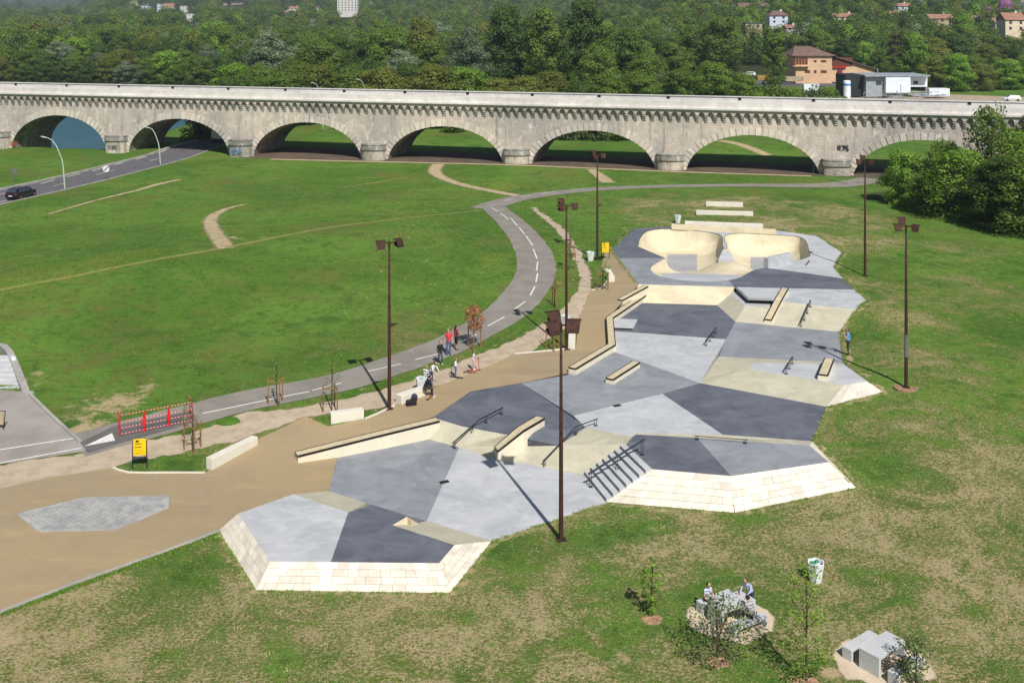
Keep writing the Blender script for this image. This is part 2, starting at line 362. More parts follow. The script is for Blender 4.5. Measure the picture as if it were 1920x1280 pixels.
t.col(t.mix(t.ramp(w.outputs['Fac'], 0.4, 0.6), srgb(176, 178, 178), srgb(120, 122, 124))); t.fin(0.85, 0.2)
mk('car_black', srgb(22, 24, 30), srgb(28, 30, 36), 2, 0.25, spec=0.6)
mk('car_white', srgb(225, 226, 228), srgb(215, 216, 218), 2, 0.3, spec=0.5)
mk('rubber', srgb(28, 28, 30), None, 8, 0.85)
mk('alloy', srgb(150, 152, 156), None, 6, 0.4, metal=0.8)
mk('red_light', srgb(200, 30, 28), None, 6, 0.25)
mk('lamp_green', srgb(176, 196, 178), srgb(160, 180, 164), 4, 0.5)
mk('sign_grey', srgb(126, 128, 130), None, 4, 0.5, metal=0.4)
mk('graffiti_red', srgb(196, 62, 48), None, 4, 0.8)
mk('graffiti_blue', srgb(96, 140, 178), None, 4, 0.8)
mk('graffiti_dark', srgb(70, 70, 78), None, 4, 0.8)
mk('plaster_white', srgb(214, 212, 206), srgb(196, 194, 188), 0.5, 0.9)
mk('plaster_cream', srgb(228, 214, 184), srgb(212, 198, 168), 0.5, 0.9)
mk('plaster_orange', srgb(216, 182, 148), srgb(202, 168, 136), 0.4, 0.9)
mk('plaster_stone', srgb(178, 162, 138), srgb(154, 140, 118), 0.8, 0.9)
mk('plaster_blue', srgb(206, 214, 226), srgb(190, 200, 214), 0.5, 0.9)
mk('roof_tile', srgb(168, 126, 106), srgb(142, 106, 90), 0.8, 0.85, 0.4, 4, fine=0.4, fscale=6)
mk('roof_brown', srgb(128, 104, 92), srgb(108, 88, 80), 0.8, 0.85, 0.4, 4, fine=0.4, fscale=6)
mk('roof_dark', srgb(86, 88, 92), srgb(70, 72, 76), 0.8, 0.8)
mk('shutter_brown', srgb(108, 62, 46), srgb(90, 50, 40), 3, 0.7)
mk('metal_white', srgb(232, 238, 246), srgb(216, 224, 234), 0.6, 0.45)
mk('metal_grey', srgb(160, 168, 176), srgb(140, 148, 156), 1.0, 0.5)
mk('cladding_dark', srgb(46, 50, 54), srgb(36, 40, 44), 0.6, 0.6)
mk('tank_blue', srgb(60, 130, 196), None, 3, 0.5)
mk('skip_yellow', srgb(176, 144, 74), srgb(140, 112, 60), 1.2, 0.7)

# ------------------------------------------------------------------ levels of the park
LOW, NEAR, MID, BLK, DECK, HIP = 0.0, 0.75, 0.9, 1.2, 1.9, 1.2
# outline of the concrete park: column, row, level used to fix it, level of the ground along it
OUT = [(410, 994, 0, 0), (481, 1106, 0, 0), (843, 1111, 0, 0), (922, 1014, 0, 0), (1137, 942, 0, 0), (1378, 961, 0, 0), (1605, 914, .3, .3),
       (1523, 828, .9, .9), (1550, 762, .9, .9), (1655, 735, .9, .9), (1627, 715, 1.2, 1.17), (1583, 680, 1.0, .97), (1572, 622, .9, .9), (1605, 580, 1.9, 1.88),
       (1625, 563, 1.9, 1.88), (1601, 543, 1.9, 1.88), (1562, 501, 1.9, 1.88), (1578, 473, 1.9, 1.88), (1531, 442, 1.9, 1.88), (1455, 432, 1.9, 1.88), (1258, 424.5, 1.9, 1.88),
       (1187, 428, 1.9, 1.88), (1148, 468, 1.9, 1.88), (1198, 533, 1.9, 1.85), (1138, 600, .9, 1.0), (1141, 655, .9, .95), (1066, 700, .9, .9), (978, 718, .9, .88),
       (883, 734, .9, .88), (813, 782, .9, .88), (634, 849, 0, .02), (617, 920, 0, 0), (550, 926, .75, .04), (447, 962, .75, .04)]
OUTP = []
for px, py, zp, zg in OUT:
    p = P(px, py, zp); OUTP.append(Vector((p.x, p.y, zg)))

CTRL = [(-300, 1280, 0), (300, 1280, 0), (960, 1280, -.1), (1500, 1280, -.1), (2200, 1280, 0), (0, 1140, .1), (200, 1070, .05), (700, 1180, 0), (1052, 1040, 0),
        (-300, 900, .4), (0, 900, .3), (200, 870, .25), (300, 835, .3), (0, 760, .6), (150, 830, .4), (300, 960, .1), (450, 900, .1), (540, 860, .15), (400, 830, .35), (620, 790, .6), (730, 767, .75), (800, 720, .85),
        (840, 670, .9), (950, 600, 1.2), (1020, 520, 1.5), (985, 450, 1.5), (920, 392, 1.2), (1100, 357, 1.1), (1350, 347, 1.1), (1600, 345, 1.1),
        (0, 660, 1.0), (-300, 660, 1.0), (300, 600, 1.1), (600, 560, 1.2), (900, 480, 1.5), (0, 545, 2.3), (220, 505, 2.4), (420, 468, 2.3), (650, 430, 2.0), (880, 398, 1.4), (0, 500, 1.3), (300, 440, 1.2), (0, 440, .5), (-250, 450, .6), (300, 400, .7), (600, 350, .7),
        (-200, 415, .2), (0, 385, .2), (123, 361, .2), (300, 310, .2), (430, 285, .3), (0, 355, .2), (200, 312, .2), (300, 285, .3), (110, 318, .1), (-200, 360, .1),
        (453, 293, .4), (703, 299, .7), (970, 306, 1), (1258, 318, .9), (1568, 328, 1), (1900, 345, 1), (2200, 360, 1),
        (1700, 727, 1.1), (1800, 600, 1.3), (1900, 450, 1.0), (1760, 380, .9), (1622, 518, 1.6), (1700, 440, 1.3), (1900, 800, .8), (1900, 1000, .2), (1700, 1000, .1), (1530, 1085, 0), (2200, 700, 1.0), (2300, 480, 1.0),
        (1358, 405, 1.9), (1358, 386, 1.75), (1250, 400, 1.75), (1500, 405, 1.7), (1121, 487, 1.6), (1150, 420, 1.6), (1090, 520, 1.5), (1080, 650, 1.1), (1060, 440, 1.5)]
cp = [P(*c) for c in CTRL] + [Vector((-60, 10, 0)), Vector((60, 10, 0)), Vector((0, 0, 0)), Vector((-60, -40, 0)), Vector((60, -40, 0)), Vector((-160, 150, .5)), Vector((160, 130, 1))]
for i in range(len(OUTP)):
    a, b = OUTP[i], OUTP[(i + 1) % len(OUTP)]
    n = max(1, int((b - a).length / 1.6))
    cp += [a.lerp(b, k / n) for k in range(n)]
cp = np.array([tuple(p) for p in cp])
def _phi(d2): return np.where(d2 > 1e-12, d2 * np.log(np.maximum(d2, 1e-12)) * 0.5, 0.0)
_n = len(cp); _A = np.zeros((_n + 3, _n + 3))
_A[:_n, :_n] = _phi(((cp[:, None, :2] - cp[None, :, :2]) ** 2).sum(-1)) + np.eye(_n) * 0.02
_A[:_n, _n] = 1; _A[:_n, _n + 1:] = cp[:, :2]; _A[_n, :_n] = 1; _A[_n + 1:, :_n] = cp[:, :2].T
_w = np.linalg.solve(_A, np.concatenate([cp[:, 2], np.zeros(3)]))
def tps(xy):
    out = np.empty(len(xy))
    for i in range(0, len(xy), 20000):
        q = xy[i:i + 20000]
        out[i:i + 20000] = _phi(((q[:, None, :] - cp[None, :, :2]) ** 2).sum(-1)) @ _w[:_n] + _w[_n] + q @ _w[_n + 1:]
    return np.clip(out, -0.6, 2.6)
def sstep(a, b, x):
    t_ = np.clip((x - a) / (b - a), 0, 1); return t_ * t_ * (3 - 2 * t_)
# viaduct frame: u along it, v away from the camera, origin at the base of one pier
BO = Vector((-67.3, 182.0, 0)); BU = Vector((0.967, -0.2555, 0)); BN = Vector((0.2555, 0.967, 0)); SPAN = 23.48
def uv_of(xy):
    d = xy - np.array([BO.x, BO.y]); return d @ np.array([BU.x, BU.y]), d @ np.array([BN.x, BN.y])
def B(u, v, z): return BO + BU * u + BN * v + Vector((0, 0, z))
def hills(xy):
    x, y = xy[:, 0], xy[:, 1]; a = x / np.maximum(y, 1)
    right = np.clip(y - 400, 0, 900) * 0.075 * sstep(0.02, 0.22, a)
    mid = np.clip(y - 760, 0, 3000) * 0.047 * (0.1 + 0.5 * sstep(-0.405, -0.365, a) + 0.4 * sstep(-0.4, -0.1, a))
    farl = np.clip(y - 4000, 0, 3000) * 0.16 * sstep(-0.3, -0.42, a) + np.clip(y - 1500, 0, 4000) * 0.05 * sstep(-0.42, -0.36, a)
    und = 5 * np.sin(x * 0.011 + 1.3) * np.sin(y * 0.006) * sstep(500, 1200, y)
    return right * (1 - sstep(700, 1300, y) * 0.3) + mid + farl + und
def ground(xy):
    xy = np.atleast_2d(np.asarray(xy, float)); u, v = uv_of(xy)
    near = xy[:, 1] < 240
    z = np.full(len(xy), 0.8)
    if near.any(): z[near] = tps(xy[near])
    w = sstep(-3, 8, v); z = z * (1 - w) + 0.8 * w
    riv = sstep(1.5, 9, v) * sstep(-1.0, -7.0, u + 0.25 * v) * (1 - sstep(165, 185, v))
    z = z - 6.0 * riv
    # grassy dike seen through the arches
    z = z + 2.2 * sstep(14, 30, v) * (1 - sstep(60, 90, v)) * sstep(70, 110, u) * 0.6
    return z + hills(xy)
def gz(x, y): return float(ground([[x, y]])[0])
def G(px, py):
    """survey point on the ground surface itself"""
    z = 0.8
    for _ in range(6):
        p = P(px, py, z); z = gz(p.x, p.y)
    return P(px, py, z)

def inside(pts, poly):
    x, y = pts[:, 0], pts[:, 1]; r = np.zeros(len(pts), bool); n = len(poly); j = n - 1
    for i in range(n):
        xi, yi, xj, yj = poly[i][0], poly[i][1], poly[j][0], poly[j][1]
        if yi != yj:
            c = ((yi > y) != (yj > y)) & (x < (xj - xi) * (y - yi) / (yj - yi) + xi); r ^= c
        j = i
    return r
def seg_dist(pts, poly, closed=True):
    d = np.full(len(pts), 1e9); n = len(poly)
    for i in range(n if closed else n - 1):
        a = np.array(poly[i][:2], float); b = np.array(poly[(i + 1) % n][:2], float); ab = b - a
        t_ = np.clip(((pts - a) @ ab) / max(ab @ ab, 1e-9), 0, 1)
        d = np.minimum(d, np.hypot(*(pts - a - t_[:, None] * ab).T))
    return d
def densify(poly, step, closed=True):
    out = []; n = len(poly)
    for i in range(n if closed else n - 1):
        a, b = Vector(poly[i]), Vector(poly[(i + 1) % n]); k = max(1, int((b - a).length / step))
        out += [a.lerp(b, q / k) for q in range(k)]
    if not closed: out.append(Vector(poly[-1]))
    return out
def cdt(poly, pts, holes=(), mode=1):
    """triangulate a polygon with interior points, dropping what lies in the holes"""
    v2 = [Vector((p[0], p[1])) for p in poly]; edges = [(i, (i + 1) % len(poly)) for i in range(len(poly))]
    for h in holes:
        o = len(v2); v2 += [Vector((p[0], p[1])) for p in h]; edges += [(o + i, o + (i + 1) % len(h)) for i in range(len(h))]
    v2 += [Vector((p[0], p[1])) for p in pts]
    vo, eo, fo, *_ = geometry.delaunay_2d_cdt(v2, edges, [], 0, 1e-4)
    vo = np.array([(p.x, p.y) for p in vo]); fo = np.array([f for f in fo if len(f) == 3])
    c = vo[fo].mean(1); keep = inside(c, poly) if mode else np.ones(len(c), bool)
    for h in holes: keep &= ~inside(c, h)
    return vo, fo[keep]
def grid_in(poly, step, margin=0.3):
    q = np.array([(p[0], p[1]) for p in poly]); a, b = q.min(0), q.max(0)
    X, Y = np.meshgrid(np.arange(a[0], b[0], step), np.arange(a[1], b[1], step)); X[::2] += step / 2
    pts = np.stack([X.ravel(), Y.ravel()], 1)
    pts = pts[inside(pts, q)]
    return pts[seg_dist(pts, q) > margin * step] if len(pts) else pts
def np_mesh(name, v, f, mats, mi=None, smooth=False):
    me = bpy.data.meshes.new(name); v = np.asarray(v, np.float32); f = np.asarray(f, np.int32); k = f.shape[1]
    me.vertices.add(len(v)); me.vertices.foreach_set('co', v.ravel())
    me.loops.add(f.size); me.loops.foreach_set('vertex_index', f.ravel())
    me.polygons.add(len(f)); me.polygons.foreach_set('loop_start', np.arange(0, f.size, k, dtype=np.int32))
    me.polygons.foreach_set('loop_total', np.full(len(f), k, np.int32))
    for m in (mats if isinstance(mats, (list, tuple)) else [mats]): me.materials.append(M_(m))
    if mi is not None: me.polygons.foreach_set('material_index', np.asarray(mi, np.int32))
    if smooth: me.polygons.foreach_set('use_smooth', np.ones(len(f), bool))
    me.update(calc_edges=True); me.validate(); return me
def drape(name, poly, mat, off, step=1.0, parent=None, holes=(), kind='structure', smooth=True, rough=0.0):
    poly = [Vector((p[0], p[1])) for p in poly]
    if rough:
        poly = [Vector((p.x + rough * noise.noise(Vector((p.x * 1.3, p.y * 1.3, 1))), p.y + 1.6 * rough * noise.noise(Vector((p.x * 1.3, p.y * 1.3, 9))))) for p in densify([p.to_3d() for p in poly], .35)]
    pts = grid_in(poly, step)
    for h in holes:
        if len(pts): pts = pts[~inside(pts, h)]
    v, f = cdt(poly if rough else densify(poly, step), pts, holes)
    z = ground(v) + off
    e1 = v[f[:, 1]] - v[f[:, 0]]; e2 = v[f[:, 2]] - v[f[:, 0]]; fl = (e1[:, 0] * e2[:, 1] - e1[:, 1] * e2[:, 0]) < 0
    f[fl] = f[fl][:, ::-1]
    o = link(name, np_mesh(name, np.column_stack([v, z]), f, mat, smooth=smooth), parent)
    if rough: at_ = o.data.attributes.new('edge', 'FLOAT', 'POINT'); at_.data.foreach_set('value', np.clip(seg_dist(v, [tuple(p) for p in poly]) / .28, 0, 1.8).astype(np.float32))
    if kind and parent is None: o['kind'] = kind
    return o
JIT = 0.0
def ribbon(pts, w, step=1.0):
    """outline polygon of a strip of width w along a smooth line"""
    pts = [Vector((p[0], p[1])) for p in pts]; sm = []
    ws = w if isinstance(w, (list, tuple)) else [w] * len(pts)
    for i in range(len(pts) - 1):
        p0, p1, p2, p3 = pts[max(i - 1, 0)], pts[i], pts[i + 1], pts[min(i + 2, len(pts) - 1)]
        k = max(2, int((p2 - p1).length / step))
        for q in range(k):
            t_ = q / k
            sm.append((0.5 * ((2 * p1) + (p2 - p0) * t_ + (2 * p0 - 5 * p1 + 4 * p2 - p3) * t_ ** 2 + (3 * p1 - p0 - 3 * p2 + p3) * t_ ** 3), ws[i] * (1 - t_) + ws[i + 1] * t_))
    sm.append((pts[-1], ws[-1])); L, R = [], []
    for i, (p, ww) in enumerate(sm):
        d = sm[min(i + 1, len(sm) - 1)][0] - sm[max(i - 1, 0)][0]; d.normalize(); n = Vector((-d.y, d.x))
        j1, j2 = (JIT * noise.noise(Vector((p.x * .9, p.y * .9, k_))) for k_ in (2, 7))
        L.append(p + n * (ww / 2 + j1)); R.append(p - n * (ww / 2 + j2))
    return sm, L, R
def strip(name, pts, w, mat, off, step=1.0, parent=None, kind='structure', cross=3):
    sm, L, R = ribbon(pts, w, step); v = []; f = []
    for l, r in zip(L, R):
        for c in range(cross + 1): v.append(l.lerp(r, c / cross))
    k = cross + 1
    for i in range(len(L) - 1):
        for c in range(cross): f.append((i * k + c, (i + 1) * k + c, (i + 1) * k + c + 1, i * k + c + 1)[::-1])
    v = np.array([(p.x, p.y) for p in v]); z = ground(v) + off
    f = np.array(f); a = v[f[0]]; 
    if (a[1][0] - a[0][0]) * (a[2][1] - a[0][1]) - (a[1][1] - a[0][1]) * (a[2][0] - a[0][0]) < 0: f = f[:, ::-1]
    o = link(name, np_mesh(name, np.column_stack([v, z]), f, mat, smooth=True), parent)
    ed = np.tile([min(c, cross - c) / (cross / 2) for c in range(cross + 1)], len(L)).astype(np.float32)
    at_ = o.data.attributes.new('edge', 'FLOAT', 'POINT'); at_.data.foreach_set('value', ed * 1.3)
    if kind and parent is None: o['kind'] = kind
    return o, sm

# ------------------------------------------------------------------ terrain with the park cut out of it
def rows(y0, y1, dy, half, dx, slope=0.0):
    r = []
    for k, y in enumerate(np.arange(y0, y1, dy)):
        h = half + slope * y
        r.append(np.column_stack([np.arange(-h, h, dx) + (dx / 2 if k % 2 else 0), np.full(len(np.arange(-h, h, dx)), y)]))
    return np.concatenate(r)
tp = [rows(-60, 30, 9, 110, 9), rows(30, 60, 0.8, 16, 0.8, 0.42), rows(60, 128, 1.1, 16, 1.1, 0.42), rows(128, 230, 2.0, 20, 2.2, 0.5), rows(230, 430, 7, 40, 8, 0.55)]
y = 430.0
while y < 6200:
    tp.append(rows(y, y + 1, 2, 60, y * 0.022, 0.58)); y *= 1.03
tp = np.concatenate(tp)
tp = tp + (np.random.rand(*tp.shape) - .5) * 0.1
op = [(p.x, p.y) for p in densify(OUTP, 1.0)]
tp = tp[seg_dist(tp, op) > 0.35]; tp = tp[~inside(tp, op)]
box = [(-3900, -60.1), (3900, -60.1), (3900, 6300), (-3900, 6300)]
tv, tf = cdt(box, tp, [op])
tz = ground(tv)
e1 = tv[tf[:, 1]] - tv[tf[:, 0]]; e2 = tv[tf[:, 2]] - tv[tf[:, 0]]; fl = (e1[:, 0] * e2[:, 1] - e1[:, 1] * e2[:, 0]) < 0
tf[fl] = tf[fl][:, ::-1]
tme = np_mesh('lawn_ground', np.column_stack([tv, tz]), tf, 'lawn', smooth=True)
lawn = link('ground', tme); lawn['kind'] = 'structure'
# what grows where
def zone(xy):
    x, y = xy[:, 0], xy[:, 1]; u, v = uv_of(xy)
    dryv = 0.42 * sstep(66, 50, y) + 0.36 * sstep(4, 14, x) * sstep(112, 95, y) + 0.5 * sstep(9, 16, x) * sstep(84, 92, y) * sstep(138, 122, y) * sstep(46, 34, x)
    dryv = np.clip(dryv, 0, 0.4) * (1 - 0.55 * sstep(13, 20, x) * sstep(50, 60, y) * sstep(104, 96, y)) * (1 - 0.4 * sstep(26, 44, x) * sstep(58, 72, y))
    dryv += 0.12 * sstep(-30, -2, x) * sstep(92, 72, y) * sstep(2, -4, x) * sstep(56, 62, y)
    de = seg_dist(xy, op)
    near = (y < 130)
    bare = np.where(near, 0.8 * np.clip(1 - de / 0.9, 0, 1), 0.0)
    for px, py, r, s in SOIL:
        c = P(px, py, 0.8); bare = np.maximum(bare, s * np.clip(1.25 - np.hypot(x - c.x, (y - c.y) * 0.8) / r, 0, 1))
    fl = np.zeros(len(x))
    for px, py, r in FLOW:
        c = P(px, py, 1.2); fl = np.maximum(fl, np.clip(1.3 - np.hypot(x - c.x, (y - c.y) * 0.6) / r, 0, 1))
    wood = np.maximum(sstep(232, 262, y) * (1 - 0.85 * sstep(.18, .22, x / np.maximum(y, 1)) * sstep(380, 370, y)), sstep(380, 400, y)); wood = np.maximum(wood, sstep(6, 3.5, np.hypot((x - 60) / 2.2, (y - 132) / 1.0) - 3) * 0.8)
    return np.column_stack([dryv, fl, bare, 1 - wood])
SOIL = [(200, 750, 3.0, .75), (270, 725, 2.2, .6), (170, 790, 2.0, .8), (75, 700, 1.4, .7), (60, 715, 1.2, .7), (430, 472, 2.6, .6), (490, 470, 2.0, .5), (10, 1160, 1.6, .6), (1380, 1165, 2.2, .4), (1560, 1170, 1.6, .45), (1840, 515, 1.8, .5), (1180, 1190, 1.3, .5),
        (1570, 1220, 1.6, .6), (1445, 500, 1, .3), (1120, 487, 2.2, .45), (1165, 440, 3, .45), (1358, 392, 5, .45), (400, 690, 2, .3), (1690, 690, 1.5, .35), (1480, 660, 1, .2), (1660, 650, 2.4, .35)]
FLOW = [(110, 533, 4.5), (40, 548, 5.0), (180, 517, 4.0), (250, 500, 3.0), (-30, 560, 5), (930, 490, 2.0), (1000, 470, 1.2), (945, 345, 3.0)]
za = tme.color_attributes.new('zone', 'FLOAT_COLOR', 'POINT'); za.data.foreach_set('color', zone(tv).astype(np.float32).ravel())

water = MB(); ext = [(-70, 8), (-320, 8), (-420, 260), (80, 260)]
wp = [B(u, v, -3.4) for u, v in ((25, 1), (-300, 1), (-300, 215), (25, 215))]
water.face(wp); tag(water.build('river_water', 'river_water'), kind='structure')

# ------------------------------------------------------------------ plaza, gravel, cycle path, road, trails
plaza_edge = [(1140, 455, 1.9), (1133, 478, 1.8), (1127, 500, 1.6), (1142, 533, 1.4), (1108, 547, 1.4), (1084, 597, 1.2), (1080, 657, 1.0), (1037, 661, 1.0), (965, 665, 1.0), (880, 702, .9), (800, 733, .85), (730, 767, .75), (682, 785, .65), (615, 797, .6), (573, 784, .55), (480, 826, .35), (384, 886, .2), (240, 884, .25), (212, 874, .3), (100, 893, .3), (0, 915, .3), (-250, 970, .3)]
pl_left = [P(*p) for p in plaza_edge]
pk = [OUTP[i] for i in (22, 23, 24, 25, 26, 27, 28, 29, 30, 31, 32, 33, 0)]
plaza_poly = [p.to_2d() for p in pl_left] + [P(-250, 1240, .1).to_2d(), P(0, 1148, .1).to_2d()] + [p.to_2d() for p in pk[::-1]]
# the paved patch on the plaza
patch = [P(36, 968, .12), P(160, 938, .12), P(313, 933, .12), P(312, 953, .1), P(216, 994, .08), P(76, 999, .08)]
drape('plaza', plaza_poly, 'plaza_earth', 0.035, 1.1)
gr_up = [(-250, 912, .4), (0, 869, .35), (150, 847, .35), (230, 828, .38), (330, 815, .4), (400, 797, .45), (450, 775, .5), (540, 770, .55), (640, 752, .65), (700, 737, .7), (790, 708, .8), (900, 662, .95), (960, 640, 1.05), (1040, 590, 1.2), (1078, 548, 1.4), (1086, 520, 1.5), (1068, 470, 1.5), (1035, 425, 1.5), (988, 388, 1.2)]
gr_dn = [(1006, 388, 1.2), (1062, 430, 1.5), (1090, 470, 1.6), (1112, 515, 1.5), (1112, 545, 1.4), (1090, 597, 1.2), (1000, 662, 1.0), (968, 668, 1.0), (880, 705, .9), (800, 736, .85), (735, 764, .75), (690, 771, .7), (640, 775, .62), (575, 787, .55), (440, 830, .4), (240, 868, .3), (212, 877, .3), (100, 896, .3), (0, 918, .3), (-250, 975, .3)]
drape('gravel_path', [P(*p).to_2d() for p in gr_up] + [P(*p).to_2d() for p in gr_dn], 'gravel_soft', 0.025, .6, rough=.28)
cyc = [(140, 836, .4), (230, 812, .42), (330, 785, .5), (450, 755, .6), (560, 735, .7), (650, 716, .75), (760, 678, .85), (860, 640, .95), (945, 590, 1.15), (992, 540, 1.35), (1006, 500, 1.5), (995, 462, 1.5), (965, 425, 1.4), (935, 398, 1.25), (925, 388, 1.2)]
JIT = .12
cyc_o, cyc_sm = strip('cycle_path', [P(*p) for p in cyc], [3.2] * 8 + [3.4, 3.5, 3.5, 3.4, 3.2, 3.0, 3.0], 'asphalt_path', 0.03, 0.8)
cyc2 = [(905, 392, 1.2), (935, 380, 1.2), (975, 370, 1.15), (1040, 362, 1.1), (1120, 355, 1.1), (1250, 350, 1.1), (1400, 348, 1.1), (1500, 349, 1.1), (1580, 346, 1.1), (1640, 335, 1.1)]
strip('cycle_path', [P(*p) for p in cyc2], [3.4, 3.4, 3.2, 3, 2.8, 2.6, 2.6, 3.2, 4.0, 4.0], 'asphalt_path', 0.034, 0.8)
JIT = 0.0
mk_dash = [(640, 719, 585, 733), (752, 683, 690, 697), (820, 665, 778, 675), (893, 628, 862, 643), (946, 595, 915, 612), (985, 566, 961, 583), (1003, 538, 994, 555), (1008, 513, 1005, 530), (1008, 492, 1006, 508), (1000, 468, 1007, 486), (986, 443, 999, 461), (973, 427, 984, 440), (958, 410, 970, 424), (938, 400, 953, 412), (921, 390, 934, 397), (930, 384, 913, 387), (962, 373, 946, 377), (998, 367, 976, 371), (1040, 360, 1014, 364), (580, 735, 380, 776), (520, 748, 430, 768)]
def ground_line(p, q, w, mat, parent, name='marking', off=0.045):
    mb = MB(); a, b = P(*p), P(*q); d = (b - a); n = Vector((-d.y, d.x, 0)).normalized() * w / 2; k = max(1, int(d.length / 0.8))
    xy = []
    for i in range(k + 1):
        c = a.lerp(b, i / k); xy += [(c + n).to_2d(), (c - n).to_2d()]
    z = ground([tuple(p_) for p_ in xy]) + off
    v = [(p_[0], p_[1], zz) for p_, zz in zip(xy, z)]
    mb.add(v, [(2 * i, 2 * i + 1, 2 * i + 3, 2 * i + 2) for i in range(k)]); return mb.build(name, mat, parent)
for i, (x0, y0, x1, y1) in enumerate(mk_dash[:-1]):
    zf = lambda px, py: G(px, py).z
    ground_line((x0, y0, zf(x0, y0)), (x1, y1, zf(x1, y1)), 0.13, 'white_paint', cyc_o)
asp = drape('asphalt_yard', [P(*p).to_2d() for p in [(-250, 700, .6), (-60, 728, .6), (44, 738, .55), (62, 748, .55), (100, 785, .5), (150, 828, .4), (232, 817, .42), (150, 847, .38), (0, 871, .36), (-250, 914, .35)]], 'asphalt_yard', 0.036, 1.2)
drape('asphalt_yard_patch', [P(*p).to_2d() for p in [(150, 830, .4), (215, 800, .42), (360, 772, .5), (370, 790, .48), (240, 826, .4), (165, 848, .38)]], 'asphalt_new', 0.042, 1.2)
ground_line((-250, 886, .36), (148, 822, .4), 0.13, 'white_paint', asp, off=0.05)
ground_line((-250, 916, .36), (152, 840, .4), 0.12, 'white_paint', asp, off=0.05)
wt = MB(); wt.face([(*P(158, 837, .4).to_2d(), gz(*P(158, 837, .4).to_2d()) + .055), (*P(206, 828, .4).to_2d(), gz(*P(206, 828, .4).to_2d()) + .055), (*P(216, 826, .4).to_2d(), gz(*P(216, 826, .4).to_2d()) + .055), (*P(210, 813, .42).to_2d(), gz(*P(210, 813, .42).to_2d()) + .055)])
wt.build('marking', 'white_paint', asp)
road_pts = [(-260, 428, .2), (-100, 392, .2), (0, 370, .2), (100, 348, .2), (200, 324, .2), (285, 303, .2), (350, 285, .3), (398, 272, .4), (436, 261, .6), (470, 252, .7), (500, 246, .8)]
road, road_sm = strip('road', [P(*p) for p in road_pts], 7.4, 'asphalt_road', 0.03, 2.0)
for (x0, y0, x1, y1) in [(-40, 372, 15, 361), (77, 344, 102, 337), (126, 331, 150, 325), (173, 320, 196, 313), (216, 309, 236, 303), (256, 299, 275, 294), (297, 289, 312, 285), (354, 283, 364, 281)]:
    ground_line((x0, y0, .25), (x1, y1, .25), 0.2, 'white_paint', road)
for (x0, y0, x1, y1) in [(0, 379, 18, 373), (99, 349, 122, 343), (180, 327, 216, 318), (281, 302, 296, 298)]:
    ground_line((x0, y0, .25), (x1, y1, .25), 0.14, 'white_paint', road)
def kerb(name, pts, w, h, mat, parent=None):
    sm, L, R = ribbon(pts, w, 1.5); mb = MB()
    z = ground([tuple(l) for l in L]) + h
    for i in range(len(L) - 1):
        z0, z1 = z[i], z[i + 1]
        a, b, c, d = L[i], L[i + 1], R[i + 1], R[i]
        vs_ = [(a.x, a.y, z0 - h - .3), (b.x, b.y, z1 - h - .3), (c.x, c.y, z1 - h - .3), (d.x, d.y, z0 - h - .3), (a.x, a.y, z0), (b.x, b.y, z1), (c.x, c.y, z1), (d.x, d.y, z0)]
        mb.add(vs_, [(4, 7, 6, 5), (0, 1, 5, 4), (2, 3, 7, 6)] + ([(3, 0, 4, 7)] if i == 0 else []) + ([(1, 2, 6, 5)] if i == len(L) - 2 else []))
    o = mb.build(name, mat, parent)
    if parent is None: o['kind'] = 'structure'
    return o
_, RL, RR = ribbon([P(*p) for p in road_pts], 8.0, 2.0)
kerb('road_kerb', RL[:46], 0.5, 0.28, 'concrete_grey'); kerb('road_kerb', RR[:46], 0.25, 0.1, 'concrete_grey')
kerb('plaza_kerb', [P(-250, 1240, .1), P(0, 1148, .1), P(150, 1091, .05), P(300, 1037, .02), P(409, 996, 0)], 0.16, 0.06, 'concrete_grey')
kerb('plaza_kerb', [P(*p) for p in ((212, 875, .3), (240, 885, .25), (310, 886, .22), (384, 886, .2))], 0.12, 0.08, 'bench_stone')
kerb('plaza_kerb', [P(*p) for p in ((965, 665, 1.0), (1010, 662, 1.0), (1066, 657, 1.0))], 0.12, 0.08, 'bench_stone')
kerb('plaza_kerb', [P(*p) for p in ((684, 785, .65), (705, 777, .7), (740, 762, .75))], 0.12, 0.08, 'bench_stone')
kerb('plaza_kerb', [P(*p) for p in ((1108, 547, 1.4), (1128, 545, 1.4), (1138, 533, 1.4))], 0.12, 0.08, 'bench_stone')
kerb('plaza_kerb', [P(*p) for p in ((0, 915, .3), (100, 893, .3), (212, 875, .3))], 0.1, 0.045, 'gravel')
kerb('yard_kerb', [P(*p) for p in ((52, 738, .6), (100, 785, .5), (150, 829, .42))], 0.2, 0.12, 'concrete_grey')
JIT = .1
for nm, pts, w in (('dirt_trail', [(462, 383), (425, 392), (397, 408), (398, 428), (412, 450), (425, 466)], [.6, 1.6, 2.3, 2.5, 2.6, 2.6]),
                   ('grass_trail', [(-60, 558), (120, 522), (300, 486), (425, 464), (600, 430), (750, 411), (900, 396)], [1.1, 1.2, 1.2, 1.5, 1.2, .9, .8]),
                   ('dirt_trail', [(338, 337), (300, 345), (255, 358), (180, 376), (90, 402)], [1.3, 1.9, 1.3, .9, .7]),
                   ('dirt_trail', [(822, 308), (815, 322), (835, 336), (880, 350), (985, 370)], [3.4, 3.0, 2.4, 2.4, 2.2]),
                   ('dirt_trail', [(1108, 318), (1125, 330), (1140, 343)], [2.2, 2.8, 3.2]),
                   ('grass_trail', [(640, 352), (700, 343), (765, 333)], [.8, 1.1, .9]),
                   ('dirt_trail', [(1350, 264), (1390, 276), (1440, 292)], [2.5, 2.6, 2.6])):
    strip(nm, [G(*p) for p in pts], w, 'dirt' if nm[0] == 'd' else 'trail_grass', 0.03, 1.0, cross=6)
JIT = 0.0
